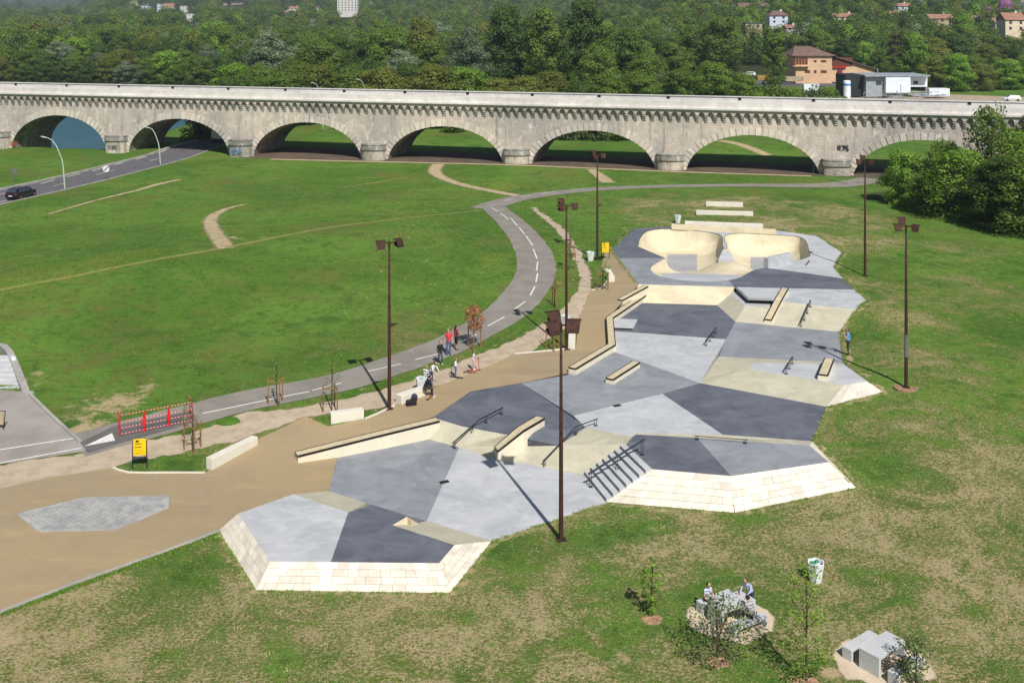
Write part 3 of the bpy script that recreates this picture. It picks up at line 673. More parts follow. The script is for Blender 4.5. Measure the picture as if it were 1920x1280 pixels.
strip('under_bridge_paving', [B(u, 4.6, 0) for u in (24, 40, 60, 80, 100, 117, 140, 165)], 13.0, 'paving_shade', 0.03, 2.0)
strip('under_bridge_edge', [B(u, -2.6, 0) for u in (30, 40, 60, 80, 100, 114)], 1.8, 'dirt', 0.036, 2.0, cross=6)

# ------------------------------------------------------------------ the concrete skatepark
park = structure('skatepark')
def slab(name, pts, mat, skirt=0.35, parent=None):
    """a cast panel: top face (any slope) and its edges"""
    q = [P(*p) if not isinstance(p, Vector) else p for p in pts]
    n = len(q); a = sum(q[i].x * q[(i + 1) % n].y - q[(i + 1) % n].x * q[i].y for i in range(n))
    if a < 0: q = q[::-1]
    mb = MB(); tri = geometry.tessellate_polygon([q])
    fs = []
    for t3 in tri:
        A, B_, C = (q[i] for i in t3)
        fs.append(t3 if (B_ - A).cross(C - A).z > 0 else t3[::-1])
    mb.add(q, fs)
    low = [Vector((p.x, p.y, p.z - skirt)) for p in q]
    mb.add(q + low, [(i, n + i, n + (i + 1) % n, (i + 1) % n) for i in range(n)])
    return mb.build(name, mat, parent or park)
def flat(pts, z): return [(p[0], p[1], z) for p in pts]
# near plinth
slab('deck_panel', flat([(447, 962), (550, 926), (653, 960), (620, 1053), (507, 1052)], NEAR), 'concrete_light', 0.9)
slab('bank', [(550, 926, NEAR), (617, 920, 0), (687, 943, 0), (653, 960, NEAR)], 'concrete_beige')
slab('deck_panel', flat([(653, 960), (700, 946), (763, 968), (736, 984), (852, 1021), (823, 1055), (620, 1053)], NEAR), 'concrete_dark', 0.9)
slab('bank', [(736, 984, NEAR), (785, 980, .25), (800, 976, 0), (922, 1013, 0), (852, 1021, NEAR)], 'concrete_beige', 0.2)
slab('kicker', [(736, 984, NEAR + .002), (763, 968, NEAR + .07), (770, 976, NEAR + .02), (785, 981, NEAR - .45)], 'concrete_cream', 0.4)
# low level
slab('floor_panel', flat([(634, 850), (773, 815), (861, 838), (800, 976), (687, 943), (617, 920)], LOW), 'concrete_mid')
slab('floor_panel', flat([(861, 838), (915, 857), (1017, 875), (1098, 891), (1137, 941), (922, 1014), (800, 976)], LOW), 'concrete_light')
# bank between the low and the middle level
slab('bank', [(773, 815, 0), (820, 785, MID), (879, 797, MID), (861, 838, 0)], 'concrete_beige')
slab('bank', [(861, 838, 0), (879, 797, MID), (952, 815, MID), (1048, 835, .5), (1017, 875, 0), (915, 857, 0)], 'concrete_beige')
slab('bank', [(1017, 875, 0), (1048, 835, .5), (1098, 801, MID), (1185, 818, MID), (1174, 833, BLK), (1096, 890, 0)], 'concrete_beige')
# middle level
slab('floor_panel', flat([(813, 782), (883, 734), (978, 718), (1090, 793), (1098, 801)], MID) + [(1048, 835, .5)] + flat([(952, 815), (820, 785)], MID), 'concrete_dark')
slab('floor_panel', flat([(978, 718), (1066, 702), (1153, 660), (1313, 718), (1242, 738), (1075, 779), ], MID), 'concrete_mid')
slab('floor_panel', flat([(1075, 779), (1242, 738), (1355, 814.5), (1193, 811.5), (1185, 818), (1098, 801), (1090, 793)], MID), 'concrete_light')
slab('floor_panel', flat([(1242, 738), (1313, 718), (1550, 762), (1523, 827), (1355, 814.5)], MID), 'concrete_dark')
slab('floor_panel', flat([(1141, 620), (1153, 620), (1361, 636), (1312, 717.7), (1153, 660), (1141, 655)], MID), 'concrete_light')
slab('floor_panel', flat([(1205, 568), (1345, 572), (1379, 603), (1361, 636), (1141, 619.4), (1138, 600)], MID), 'concrete_dark')
slab('floor_panel', flat([(1379, 603), (1572, 622), (1582, 682), (1348, 668), (1361, 636)], MID), 'concrete_mid')
# block with the stairs
slab('deck_panel', flat([(1193, 814), (1307, 820.5), (1371, 892), (1223, 879), (1174, 833)], BLK), 'concrete_dark', 1.15)
slab('deck_panel', flat([(1307, 820.5), (1518, 835), (1554, 866), (1371, 892)], BLK), 'concrete_mid', 1.1)
slab('bank', [(1185, 818, MID), (1193, 811.5, MID), (1355, 814.5, MID), (1523, 827, MID), (1518, 835, BLK), (1307, 820.5, BLK), (1193, 814, BLK), (1174, 833, BLK)], 'concrete_beige')
# hip with a small platform
slab('bank', [(1348, 668, MID), (1412, 679, HIP), (1405, 692, HIP), (1312, 717.7, MID)], 'concrete_beige')
slab('deck_panel', flat([(1412, 679), (1583, 683), (1627, 715), (1583, 722), (1405, 692)], HIP), 'concrete_light', 0.35)
slab('bank', [(1405, 692, HIP), (1583, 722, HIP), (1550, 762, MID), (1312, 717.7, MID)], 'concrete_beige')
slab('bank', [(1348, 668, MID), (1582, 680, MID), (1583, 683, HIP), (1412, 679, HIP)], 'concrete_beige')
# banks up to the bowl deck
slab('bank', [(1198, 533, DECK), (1377, 538, DECK), (1370, 551, 1.55), (1345, 572, MID), (1205, 568, MID), (1180, 566, MID)], 'concrete_cream')
slab('bank', [(1345, 572, MID), (1370, 551, 1.55), (1397, 573, 1.55), (1379, 603, MID)], 'concrete_beige')
slab('bank', [(1379, 603, MID), (1397, 573, 1.55), (1441, 576, 1.55), (1466, 565, DECK), (1605, 580, DECK), (1572, 622, MID)], 'concrete_beige')
slab('step_panel', [(1370, 551, 1.55), (1377, 540, 1.55), (1403, 568, 1.55), (1445, 570, 1.55), (1441, 576, 1.55), (1397, 573, 1.55)], 'concrete_light')
ce = MB()
for a, b in (((1377, 538), (1403, 562)), ((1403, 562), (1447, 563.5))):
    p, q = P(*a, DECK - .1), P(*b, DECK - .1); p.z = q.z = DECK - .12; d = q - p
    ce.box((p + q) / 2 + Vector((0, -.03, 0)), (d.length + .05, .08, .26), math.atan2(d.y, d.x))
ce.build('coping', 'edge_steel', park)
# bowl deck with the bowl cut out
RIM = [(1196, 462), (1199, 449), (1206, 438.5), (1214, 433.5), (1225, 431), (1241, 429.6), (1259, 429.5), (1280, 430.6), (1303, 432.5), (1330, 435.6), (1344, 438.5), (1351, 441), (1354.5, 445), (1355, 452), (1355, 461), (1358, 466.5), (1362.5, 466.5), (1363, 460), (1359, 452), (1357.6, 445), (1361, 441.5), (1368, 439.6),
       (1380, 438), (1394, 437.6), (1424, 438.8), (1455, 440.6), (1489, 442.5), (1501, 445), (1509, 449.5), (1514, 458), (1519, 480), (1508, 485), (1489, 490.5), (1462, 497), (1437, 502), (1423, 503), (1411, 507), (1400, 513.5), (1389, 519.7), (1376, 523.5), (1364, 525.7), (1346, 527.4), (1328, 528), (1303, 527.3), (1279, 525.7), (1258, 522.7), (1239, 518.5), (1227, 513), (1220, 506.5), (1221, 500.5), (1230, 494), (1248, 484), (1222, 473)]
rim = [P(x, y, DECK).to_2d() for x, y in RIM]
def deck_with_hole(name, pts, mat):
    poly = [P(x, y, DECK).to_2d() for x, y in pts]
    v, f = cdt(poly, [], [rim])
    e1 = v[f[:, 1]] - v[f[:, 0]]; e2 = v[f[:, 2]] - v[f[:, 0]]; fl = (e1[:, 0] * e2[:, 1] - e1[:, 1] * e2[:, 0]) < 0; f[fl] = f[fl][:, ::-1]
    used = np.unique(f); rm = -np.ones(len(v), int); rm[used] = np.arange(len(used))
    return link(name, np_mesh(name, np.column_stack([v[used], np.full(len(used), DECK)]), rm[f], mat), park)
deck_with_hole('deck_panel', [(1148, 468), (1187, 428), (1258, 424.5), (1258, 484), (1160, 484)], 'concrete_dark')
deck_with_hole('deck_panel', [(1160, 484), (1300, 484), (1366, 525), (1377, 538), (1198, 533)], 'concrete_mid')
deck_with_hole('deck_panel', [(1366, 525), (1390, 519), (1411, 506), (1435, 501.5), (1581, 522), (1601, 543), (1377, 538)], 'concrete_dark')
deck_with_hole('deck_panel', [(1258, 424.5), (1455, 432), (1531, 442), (1578, 473), (1562, 501), (1581, 522), (1435, 501.5), (1411, 506), (1390, 519), (1366, 525), (1300, 484), (1258, 484)], 'concrete_light')
deck_with_hole('deck_panel', [(1377, 538), (1601, 543), (1625, 563), (1605, 580), (1466, 565), (1447, 563.5), (1403, 562)], 'concrete_light')
rimd = [p for p in densify([p.to_3d() for p in rim], 0.5)]; rim2 = [(p.x, p.y) for p in rimd]
# closely spaced rings below the rim keep the curved walls smooth
gp = grid_in(rim2, 0.26, 0.5)
bv, bf = cdt(rim2, gp)
d = seg_dist(bv, rim2); DMAX = 1.85
dep = DMAX * sstep(88.5, 100.5, bv[:, 1]); R_ = 0.5 + 0.9 * dep
t_ = np.clip(d / R_, 0, 1); bz = DECK - dep * np.sqrt(np.clip(1 - (1 - t_) ** 2, 0, 1))
mc = P(1362, 500, 1.3); mr = np.hypot((bv[:, 0] - mc.x) / 3.5, (bv[:, 1] - mc.y) / 4.6); mound = 1.0 * (1 - sstep(0.1, 1.0, mr)) * sstep(0, .8, d); bz = np.minimum(bz + mound, DECK + 0.02)
e1 = bv[bf[:, 1]] - bv[bf[:, 0]]; e2 = bv[bf[:, 2]] - bv[bf[:, 0]]; fl = (e1[:, 0] * e2[:, 1] - e1[:, 1] * e2[:, 0]) < 0; bf[fl] = bf[fl][:, ::-1]
RECT = [[P(x0, y1, .75), P(x1, y1, .75), P(x1, y0, .15), P(x0, y0, .15)] for x0, y0, x1, y1 in ((1251, 475, 1307, 496), (1407, 480, 1437, 500))]
wallness = np.maximum(np.where(dep > .1, 1.0 - d / R_, -.5), 1.0 - mr); wallness = np.maximum(wallness, (bv[:, 1] - P(1300, 499, .7).y + .12 * (bv[:, 0] - P(1300, 499, .7).x)) * .25); panel = np.full(len(bv), -9.0)
for q in RECT:
    sd_ = []
    for i in range(4):
        a, b = q[i], q[(i + 1) % 4]; e_ = (b - a).to_2d().normalized(); sd_.append(e_.x * (bv[:, 1] - a.y) - e_.y * (bv[:, 0] - a.x))
    panel = np.maximum(panel, np.minimum.reduce(sd_))
fc = bv[bf].mean(1); fd = d[bf].mean(1) / R_[bf].mean(1); fm = mr[bf].mean(1)
dep_f = dep[bf].mean(1)
bme = np_mesh('bowl', np.column_stack([bv, bz]), bf, 'bowl_concrete', smooth=True); link('bowl', bme, park)
for nm, ar in (('wallness', wallness), ('panel', panel)): at_ = bme.attributes.new(nm, 'FLOAT', 'POINT'); at_.data.foreach_set('value', ar.astype(np.float32))
cb = MB(); cpts = [Vector((p.x, p.y, DECK + .005)) for p in rimd]; cpts = cpts[:int(len(cpts) * .62)]
cb.tube(cpts, 0.022, 6); cb.build('bowl_coping', 'edge_steel', park)
pm = MB(); a = [P(1356, 467, DECK - .05), P(1365, 467, DECK - .05), P(1377, 486, 1.3), P(1347, 486, 1.3)]
pm.add(a + [Vector((p.x, p.y, 0)) for p in a], [(0, 3, 2, 1), (0, 4, 7, 3), (1, 2, 6, 5), (2, 3, 7, 6), (0, 1, 5, 4)]); pm.build('spine_ramp', 'concrete_light', park)
# raised wall at the back of the bowl
wl_ = MB(); p, q = P(1259, 430.1, DECK), P(1455, 440.4, DECK); dd = (q - p); n_ = Vector((-dd.y, dd.x, 0)).normalized()
wl_.prism([p.to_2d(), q.to_2d(), (q + n_ * .45).to_2d(), (p + n_ * .45).to_2d()], DECK - .01, DECK + .5); wl_.build('bowl_extension', 'concrete_cream', park, bevel=.02)
wl_ = MB(); p, q = P(1441, 503, DECK), P(1487, 492.5, DECK); dd = (q - p); n_ = Vector((-dd.y, dd.x, 0)).normalized()
wl_.prism([p.to_2d(), q.to_2d(), (q + n_ * .55).to_2d(), (p + n_ * .55).to_2d()], DECK - 1.2, DECK + .85); wl_.build('bowl_wall', 'concrete_light', park, bevel=.02)
# drains and small fittings
for x, y, z in ((1157, 760, MID), (833, 903, LOW), (1332, 524, DECK - .03)):
    m = MB(); c = P(x, y, z + .006); m.box(c, (.5, .3, .012), .5); m.build('drain_grate', 'edge_steel', park)

# stairs of the block
st = thing('park_stairs', 'seven grey concrete steps with shade-toned risers beside the stone clad block', 'stairs', P(1137, 941, 0))
bl, br, tl, tr = P(1096, 890, 0), P(1137, 941, 0), P(1174, 833, BLK), P(1223, 879, BLK); org = st.location
for k in range(7):
    f0, f1 = k / 7, (k + 1) / 7; z1 = BLK * (k + 1) / 7 - (.004 if k == 6 else 0)
    q = [bl.lerp(tl, f0), br.lerp(tr, f0), br.lerp(tr, f1), bl.lerp(tl, f1)]
    m = MB(); m.prism([p.to_2d() for p in q], -.2, z1)
    s_ = m.build('step', 'table_stone', st, origin=org)
    m = MB(); d_ = (q[1] - q[0]); ln = d_.length; c = (q[0] + q[1]) / 2; nn = Vector((-d_.y, d_.x, 0)).normalized()
    if nn.dot(q[3] - q[0]) < 0: nn = -nn
    m.box((c.x - nn.x * .004, c.y - nn.y * .004, z1 - (BLK / 14) + .003), (ln, .02, BLK / 7 + .004), math.atan2(d_.y, d_.x))
    m.build('shaded_riser', 'concrete_mid', st, origin=org)  # riser face, darker than the tread; its shade is put into the colour

# ------------------------------------------------------------------ stone cladding, stone by stone
def clad(name, label, quads, rows_, blen=0.56):
    o = thing(name, label, 'stone wall', quads[0][0])
    base = o.location
    for (b0, b1, t1, t0) in quads:
        m = MB(); nrm = (b1 - b0).cross(t0 - b0).normalized()
        if nrm.z < 0 or nrm.y > 0: nrm = nrm if nrm.dot(Vector((0, -1, .6))) > 0 else -nrm
        dn = Vector((0, 0, -.12)); back = [b0 + dn, b1 + dn, t1, t0]
        m.face([p - nrm * .004 for p in back]); m.build('backing', 'mortar', o, origin=base)
        L = max((b1 - b0).length, (t1 - t0).length); g = 0.004 / max((b1 - b0).length, .5)
        for r in range(rows_):
            v0, v1 = r / rows_ + .003, (r + 1) / rows_ - .003
            u = -random.random() * .8; seq = []
            while u < 1:
                w = blen / L * random.choice((.8, 1, 1, 1.25)); seq.append((max(u, 0), min(u + w, 1))); u += w
            for (ua, ub) in seq:
                ua += g; ub -= g
                if ub - ua < .012: continue
                f = lambda u_, v_: (b0.lerp(b1, u_)).lerp(t0.lerp(t1, u_), v_)
                q = [f(ua, v0), f(ub, v0), f(ub, v1), f(ua, v1)]
                h = .004 + random.random() * .006
                k = [p + nrm * h for p in q]; lo = [p - nrm * .02 for p in q]
                ctr = sum(k, Vector()) / 4; k = [p.lerp(ctr, .008) for p in k]
                m = MB(); m.add(k + lo, [(0, 1, 2, 3), (0, 4, 5, 1), (1, 5, 6, 2), (2, 6, 7, 3), (3, 7, 4, 0)])
                m.build('stone', 'clad_stone', o, origin=base)
    return o
clad('stone_cladding', 'pale stone block facing of the low plinth nearest the camera', [
    (P(410, 994, 0), P(481, 1106, 0), P(507, 1052, NEAR), P(447, 962, NEAR)),
    (P(481, 1106, 0), P(843, 1111, 0), P(823, 1055, NEAR), P(507, 1052, NEAR)),
    (P(843, 1111, 0), P(922, 1014, 0), P(852, 1021, NEAR), P(823, 1055, NEAR))], 4)
clad('stone_cladding', 'long pale stone block facing beside the concrete stairs', [
    (P(1137, 941, 0), P(1378, 961, 0), P(1371, 892, BLK), P(1223, 879, BLK)),
    (P(1378, 961, 0), P(1605, 914, .3), P(1554, 866, BLK), P(1371, 892, BLK)),
    (P(1605, 914, .3), P(1523, 828, .9), P(1518, 835, BLK), P(1554, 866, BLK))], 5, .62)
clad('stone_cladding', 'short pale stone block facing at the right tip of the park', [
    (P(1550, 762, .9), P(1655, 735, .9), P(1627, 715, HIP), P(1583, 722, HIP))], 2, .6)

# ------------------------------------------------------------------ ledges
def ledge(label, path, width, height, mats=('ledge_side', 'ledge_top', 'edge_steel'), name='grind_ledge', group=None, sink=1.0):
    """path: ground points; body, worn top and steel edge follow it"""
    pts = [P(*p) for p in path]; o = thing(name, label, 'ledge', pts[0], group=group); org = o.location
    hs = height if isinstance(height, (list, tuple)) else [height] * len(pts)
    L, R = [], []
    for i, p in enumerate(pts):
        a = pts[max(i - 1, 0)]; b = pts[min(i + 1, len(pts) - 1)]
        if 0 < i < len(pts) - 1:
            d1 = (p - a).to_2d().normalized(); d2 = (b - p).to_2d().normalized(); d_ = (d1 + d2).normalized(); s = 1 / max(.5, d_.dot(d1))
        else: d_ = (b - a).to_2d().normalized(); s = 1
        n_ = Vector((-d_.y, d_.x, 0)) * width / 2 * s; L.append(p + n_); R.append(p - n_)
    body, top, edge = MB(), MB(), MB(); k = len(pts)
    up = lambda q, i, h: Vector((q.x, q.y, q.z + h))
    vs_ = []
    for i in range(k): vs_ += [up(L[i], i, -sink), up(R[i], i, -sink), up(R[i], i, hs[i]), up(L[i], i, hs[i])]
    fs = [(0, 1, 2, 3), ((k - 1) * 4 + 3, (k - 1) * 4 + 2, (k - 1) * 4 + 1, (k - 1) * 4)]
    for i in range(k - 1):
        a = i * 4
        fs += [(a + 1, a + 5, a + 6, a + 2), (a + 4, a, a + 3, a + 7), (a + 3, a + 2, a + 6, a + 7)]
    body.add(vs_, fs); body.build('body', mats[0], o, origin=org)
    e = .035; vs_ = []
    for i in range(k):
        l, r = L[i].lerp(R[i], .04), R[i].lerp(L[i], .04)
        vs_ += [up(l, i, hs[i] + .003), up(r, i, hs[i] + .003), up(r, i, hs[i] + .03), up(l, i, hs[i] + .03)]
    top.add(vs_, fs); top.build('top_slab', mats[1], o, origin=org)
    for S, T in ((L, R), (R, L)):
        for i in range(k - 1):
            o1 = (S[i] - T[i]).normalized() * .012
            a, b = S[i] + o1, S[i + 1] + o1; a2, b2 = S[i].lerp(T[i], .1), S[i + 1].lerp(T[i + 1], .1)
            q = [up(a, i, hs[i] - .07), up(b, i + 1, hs[i + 1] - .07), up(b, i + 1, hs[i + 1] + .034), up(a, i, hs[i] + .034), up(a2, i, hs[i] + .034), up(b2, i + 1, hs[i + 1] + .034)]
            edge.add(q, [(0, 1, 2, 3), (3, 2, 5, 4)])
    for i in (0, k - 1):
        d_ = ((pts[0] - pts[1]) if i == 0 else (pts[-1] - pts[-2])).normalized() * .012
        edge.face([up(L[i] + d_, i, hs[i] - .07), up(R[i] + d_, i, hs[i] - .07), up(R[i] + d_, i, hs[i] + .034), up(L[i] + d_, i, hs[i] + .034)])
    edge.build('steel_edge', mats[2], o, origin=org)
    return o
ledge('long low beige ledge between the brown plaza and the lower grey floor', [(556, 866, .05), (690, 828, .42), (820, 788, MID - .06)], .62, [.42, .3, .05])
ledge('bent beige ledge running down the bank between two handrails', [(930, 856, 0), (976, 818, MID), (1013, 796, MID)], .58, .4)
ledge('short beige ledge alone on the grey floor below the angled ledge', [(1143, 719, MID), (1193, 687, MID)], .55, .3)
ledge('angled three part beige ledge along the plaza edge', [(1073, 701, MID), (1147, 656, MID), (1143, 605, MID), (1209, 560, MID)], .55, .38)
ledge('short beige ledge beside the bowl deck bank, left of the cream bank', [(1163, 571, 1.15), (1211, 543, 1.65)], .5, [.38, .3])
ledge('long beige ledge climbing the right bank to the bowl deck', [(1440, 607, MID), (1461, 571, 1.6), (1472, 549, DECK)], .55, [.32, .5, .36])
ledge('short beige ledge on the small right platform near the grass', [(1543, 713, HIP), (1555, 683, HIP)], .62, .36)
pad = thing('manual_pad', 'low five sided grey concrete pad inside the angled ledge', 'pad', P(1150, 616, MID))
m = MB(); m.prism([P(x, y, MID + .14).to_2d() for x, y in ((1151, 597), (1195, 598.5), (1186, 616), (1151, 614.5))], MID - .1, MID + .14); m.build('slab', 'concrete_light', pad, origin=pad.location)
m = MB(); a, b = P(1186.5, 616, MID + .14), P(1151, 614.5, MID + .14); d_ = b - a; m.box((a + b) / 2 + Vector((0, -.01, -.05)), (d_.length, .03, .11), math.atan2(d_.y, d_.x)); m.build('steel_edge', 'edge_steel', pad, origin=pad.location)

# ------------------------------------------------------------------ rails
def rail(label, path, h, r=.04, group=None, name='grind_rail', posts=None, flatbar=False):
    pts = [P(*p) for p in path]; o = thing(name, label, 'rail', pts[0], group=group); org = o.location
    m = MB(); tops = [p + Vector((0, 0, h)) for p in pts]
    e0 = tops[0] - (tops[1] - tops[0]).normalized() * .15; e1 = tops[-1] + (tops[-1] - tops[-2]).normalized() * .15
    m.tube([e0] + tops[1:-1] + [e1], r, 8); m.build('bar', 'steel_dark', o, origin=org)
    segs = posts or [0.0, 1.0]
    tot = [0]
    for a, b in zip(pts, pts[1:]): tot.append(tot[-1] + (b - a).length)
    for f in segs:
        s = f * tot[-1]
        for i in range(len(pts) - 1):
            if tot[i] <= s <= tot[i + 1] + 1e-6:
                q = pts[i].lerp(pts[i + 1], (s - tot[i]) / max(tot[i + 1] - tot[i], 1e-6)); break
        m = MB(); m.box(q + Vector((-.05, 0, h / 2 - .02)), (.03, .05, h)); m.box(q + Vector((.05, 0, h / 2 - .02)), (.03, .05, h)); m.box(q + Vector((0, 0, .012)), (.2, .14, .02)); m.build('post', 'steel_dark', o, origin=org)
    return o
rail('dark bent grind rail down the bank left of the beige ledge', [(852, 840, 0), (898, 799, MID), (940, 777, MID)], .36, posts=[0, .33, .62, 1])
rail('thin dark bent rail down the bank behind the tall near lamp mast', [(1021, 874, 0), (1079, 812, MID), (1117, 798, MID)], .36, r=.03, posts=[0, .35, .66, 1])
rail('dark handrail over the concrete stairs', [(1107.6, 913, .0), (1156, 883, .6), (1204, 853, BLK)], .74, r=.055, name='handrail', posts=[0, .5, 1])
rail('dark flat rail where the light and dark floors meet', [(1324, 648, MID), (1342, 625, MID)], .4, posts=[0, .35, .7, 1])
rail('dark rail climbing the right bank beside the long ledge', [(1502, 614, MID), (1519, 575, DECK - .1)], .45, posts=[0, .33, .66, 1])
rail('dark short rail on the small right platform', [(1474, 701, HIP), (1485, 682, HIP)], .42, posts=[0, .5, 1])
rail('thin dark bar along the back edge of the stair block', [(1307, 824, BLK), (1397, 831, BLK)], .2, r=.02, posts=[0, 1])
sb = thing('steel_stub', 'tiny dark steel bar lying on the deck right of the bowl', 'bar', P(1517, 494, DECK)); m = MB(); m.tube([P(1511, 497, DECK + .03), P(1518, 488, DECK + .45)], .05, 6); m.build('bar', 'steel_dark', sb, origin=sb.location)

# ------------------------------------------------------------------ stone benches
def bench(label, near, far, w=.5, h=.5, group=None, name='stone_bench'):
    a, b = G(*near), G(*far); d_ = (b - a).to_2d(); ang = math.atan2(d_.y, d_.x); L = d_.length
    o = thing(name, label, 'bench', (a + b) / 2, ang, group)
    m = MB(); n = max(1, round(L / 1.9)); seg = L / n
    for i in range(n):
        m = MB(); m.box((-L / 2 + seg * (i + .5), 0, h / 2 - .1), (seg - .012, w, h + .2)); m.build('stone', 'bench_stone', o, bevel=.015)
    return o
bench('long white stone bench at the tip of the grass wedge by the yellow board', (392, 880), (478, 832), .45, .52)
bench('white stone bench between the young staked trees and the tall left mast', (619, 791), (681, 781), .5, .52)
bench('white stone bench with black bags, beside the left lamp mast', (747, 757), (792, 740), .55, .5)
bench('white stone bench by the staked tree left of the bowl', (1147, 529), (1139, 515), .5, .5)
bench('white stone bench seen end on behind the near lamp heads', (1072, 655), (1073, 626), .48, .5)
bench('longest white stone bench on the lawn right behind the bowl', (1284, 424.5), (1431, 430), .5, .55)
bench('white stone bench, middle one of the three behind the bowl', (1305, 402), (1412, 404.5), .5, .45)
bench('shortest and farthest white stone bench behind the bowl', (1323.5, 386), (1393, 388), .5, .5)

# ------------------------------------------------------------------ the viaduct
ang_b = math.atan2(BU.y, BU.x)
via = thing('viaduct', 'long pale limestone arched canal viaduct crossing the whole view', 'bridge', BO, ang_b)
WID, T0, T1 = 10.3, -2, 7            # local frame: x along, y away from the camera, z up
ZC, AH, RISE, SPR = 9.45, 9.55, 6.15, 0.2
NA = 33
def arch(th): return AH * math.cos(th), SPR + RISE * math.sin(th)
ths = [math.pi * (1 - k / NA) for k in range(NA + 1)]
# one span, shared by all
wall, vault, back = MB(), MB(), MB()
for sgn, y, mb in ((1, 0.0, wall), (-1, WID, back)):
    vs_ = [(-SPAN / 2, y, -3), (-SPAN / 2, y, ZC), (SPAN / 2, y, ZC), (SPAN / 2, y, -3)]
    prev = None
    pts = [(-AH, -3)] + [arch(t_) for t_ in ths] + [(AH, -3)]
    ring = []
    # left pier face, arch strips, right pier face
    quads = [[(-SPAN / 2, y, -3), (-AH, y, -3), (-AH, y, SPR), (-SPAN / 2, y, SPR)], [(-SPAN / 2, y, SPR), (-AH, y, SPR), (-AH, y, ZC), (-SPAN / 2, y, ZC)],
             [(AH, y, -3), (SPAN / 2, y, -3), (SPAN / 2, y, SPR), (AH, y, SPR)], [(AH, y, SPR), (SPAN / 2, y, SPR), (SPAN / 2, y, ZC), (AH, y, ZC)]]
    for a, b in zip(ths, ths[1:]):
        (x0, z0), (x1, z1) = arch(a), arch(b); quads.append([(x0, y, z0), (x1, y, z1), (x1, y, ZC), (x0, y, ZC)])
    for q in quads: mb.face(q if sgn > 0 else q[::-1])
pts = [(-AH, -3)] + [arch(t_) for t_ in ths] + [(AH, -3)]
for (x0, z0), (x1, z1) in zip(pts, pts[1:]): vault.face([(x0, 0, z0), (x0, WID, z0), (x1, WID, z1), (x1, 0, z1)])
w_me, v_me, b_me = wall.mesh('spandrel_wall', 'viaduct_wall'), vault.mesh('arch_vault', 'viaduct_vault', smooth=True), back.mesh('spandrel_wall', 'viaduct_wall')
vo_me = []
NV = 33
for k in range(NV):
    a0, a1 = math.pi * (1 - k / NV), math.pi * (1 - (k + 1) / NV); g = .009
    def rp(t_, r): c, z = arch(t_); nx, nz = math.cos(t_) / AH, math.sin(t_) / RISE; l = math.hypot(nx, nz); return (c + nx / l * r, z + nz / l * r)
    lo = 1.05 * (1 if k % 2 else .9); q = [rp(a0 - g, -.05), rp(a1 + g, -.05), rp(a1 + g, lo), rp(a0 - g, lo)]
    m = MB(); y0, y1 = -.07 - .02 * (k % 3), .1
    m.add([(x, y0, z) for x, z in q] + [(x, y1, z) for x, z in q], [(0, 1, 2, 3), (0, 4, 5, 1), (1, 5, 6, 2), (2, 6, 7, 3), (3, 7, 4, 0)]); vo_me.append(m.mesh('voussoir', 'viaduct_ring'))
# pier cutwater and its cap
def round_front(w, d, z0, z1, n=12, inset=0.0, y1=0.3):
    return [(-w, y1)] + [(-w * math.cos(math.pi * k / n) if 0 < k < n else (-w if k == 0 else w), -d * math.sin(math.pi * k / n) ** .55) for k in range(n + 1)] + [(w, y1)]
m = MB(); m.prism(round_front(1.95, 1.5, 0, 0)[::-1], -3, 2.35); pier_me = m.mesh('pier', 'viaduct_pier')
m = MB(); m.prism(round_front(2.1, 1.7, 0, 0)[::-1], 2.35, 2.75); m.prism(round_front(2.0, 1.58, 0, 0)[::-1], 2.753, 3.1); m.prism(round_front(2.05, 1.64, 0, 0)[::-1], 3.103, 3.25); cap_me = m.mesh('pier_cap', 'viaduct_cap')
CSP = SPAN / 18.0; OVH = .52
m = MB()                                                   # stepped bracket
for z0, z1, d_ in ((8.02, 8.3, .16), (8.36, 8.64, .3), (8.70, 9.02, .46)): m.box((0, -d_ / 2 + .02, (z0 + z1) / 2), (.42, d_, z1 - z0)); m.box((0, -d_ / 2 + .04, z1 + .03), (.36, d_ - .06, .06))
corb_me = m.mesh('corbel', 'viaduct_cap')
m = MB(); hw, r_ = CSP / 2, CSP / 2 - .21                   # small arch between brackets
pr = [(r_ * math.cos(math.pi * (1 - k / 8)), 9.02 + r_ * math.sin(math.pi * (1 - k / 8))) for k in range(9)]
TOPZ = 9.72
m.face([(-hw, -OVH, 9.02), (-r_, -OVH, 9.02), (-r_, -OVH, TOPZ), (-hw, -OVH, TOPZ)]); m.face([(r_, -OVH, 9.02), (hw, -OVH, 9.02), (hw, -OVH, TOPZ), (r_, -OVH, TOPZ)])
for (x0, z0), (x1, z1) in zip(pr, pr[1:]):
    m.face([(x0, -OVH, z0), (x1, -OVH, z1), (x1, -OVH, TOPZ), (x0, -OVH, TOPZ)]); m.face([(x0, -OVH, z0), (x0, .0, z0), (x1, .0, z1), (x1, -OVH, z1)])
m.face([(-hw, -OVH, 9.02), (-hw, 0, 9.02), (-r_, 0, 9.02), (-r_, -OVH, 9.02)]); m.face([(r_, -OVH, 9.02), (r_, 0, 9.02), (hw, 0, 9.02), (hw, -OVH, 9.02)])
arc_me = m.mesh('corbel_arch', 'viaduct_wall')
def bpart(name, me, x, y=0.0):
    o = link(name, me, via); o.location = (x, y, 0); return o
for s in range(T0, T1):
    xc = (s + .5) * SPAN
    bpart('spandrel_wall', w_me, xc); bpart('spandrel_wall', b_me, xc); bpart('arch_vault', v_me, xc)
    for k in range(NV): bpart('voussoir', vo_me[k], xc)
    for k in range(18):
        bpart('corbel', corb_me, s * SPAN + k * CSP); bpart('corbel_arch', arc_me, s * SPAN + (k + .5) * CSP)
for s in range(T0, T1 + 1):
    bpart('pier', pier_me, s * SPAN); bpart('pier_cap', cap_me, s * SPAN)
XL, XR = T0 * SPAN, T1 * SPAN
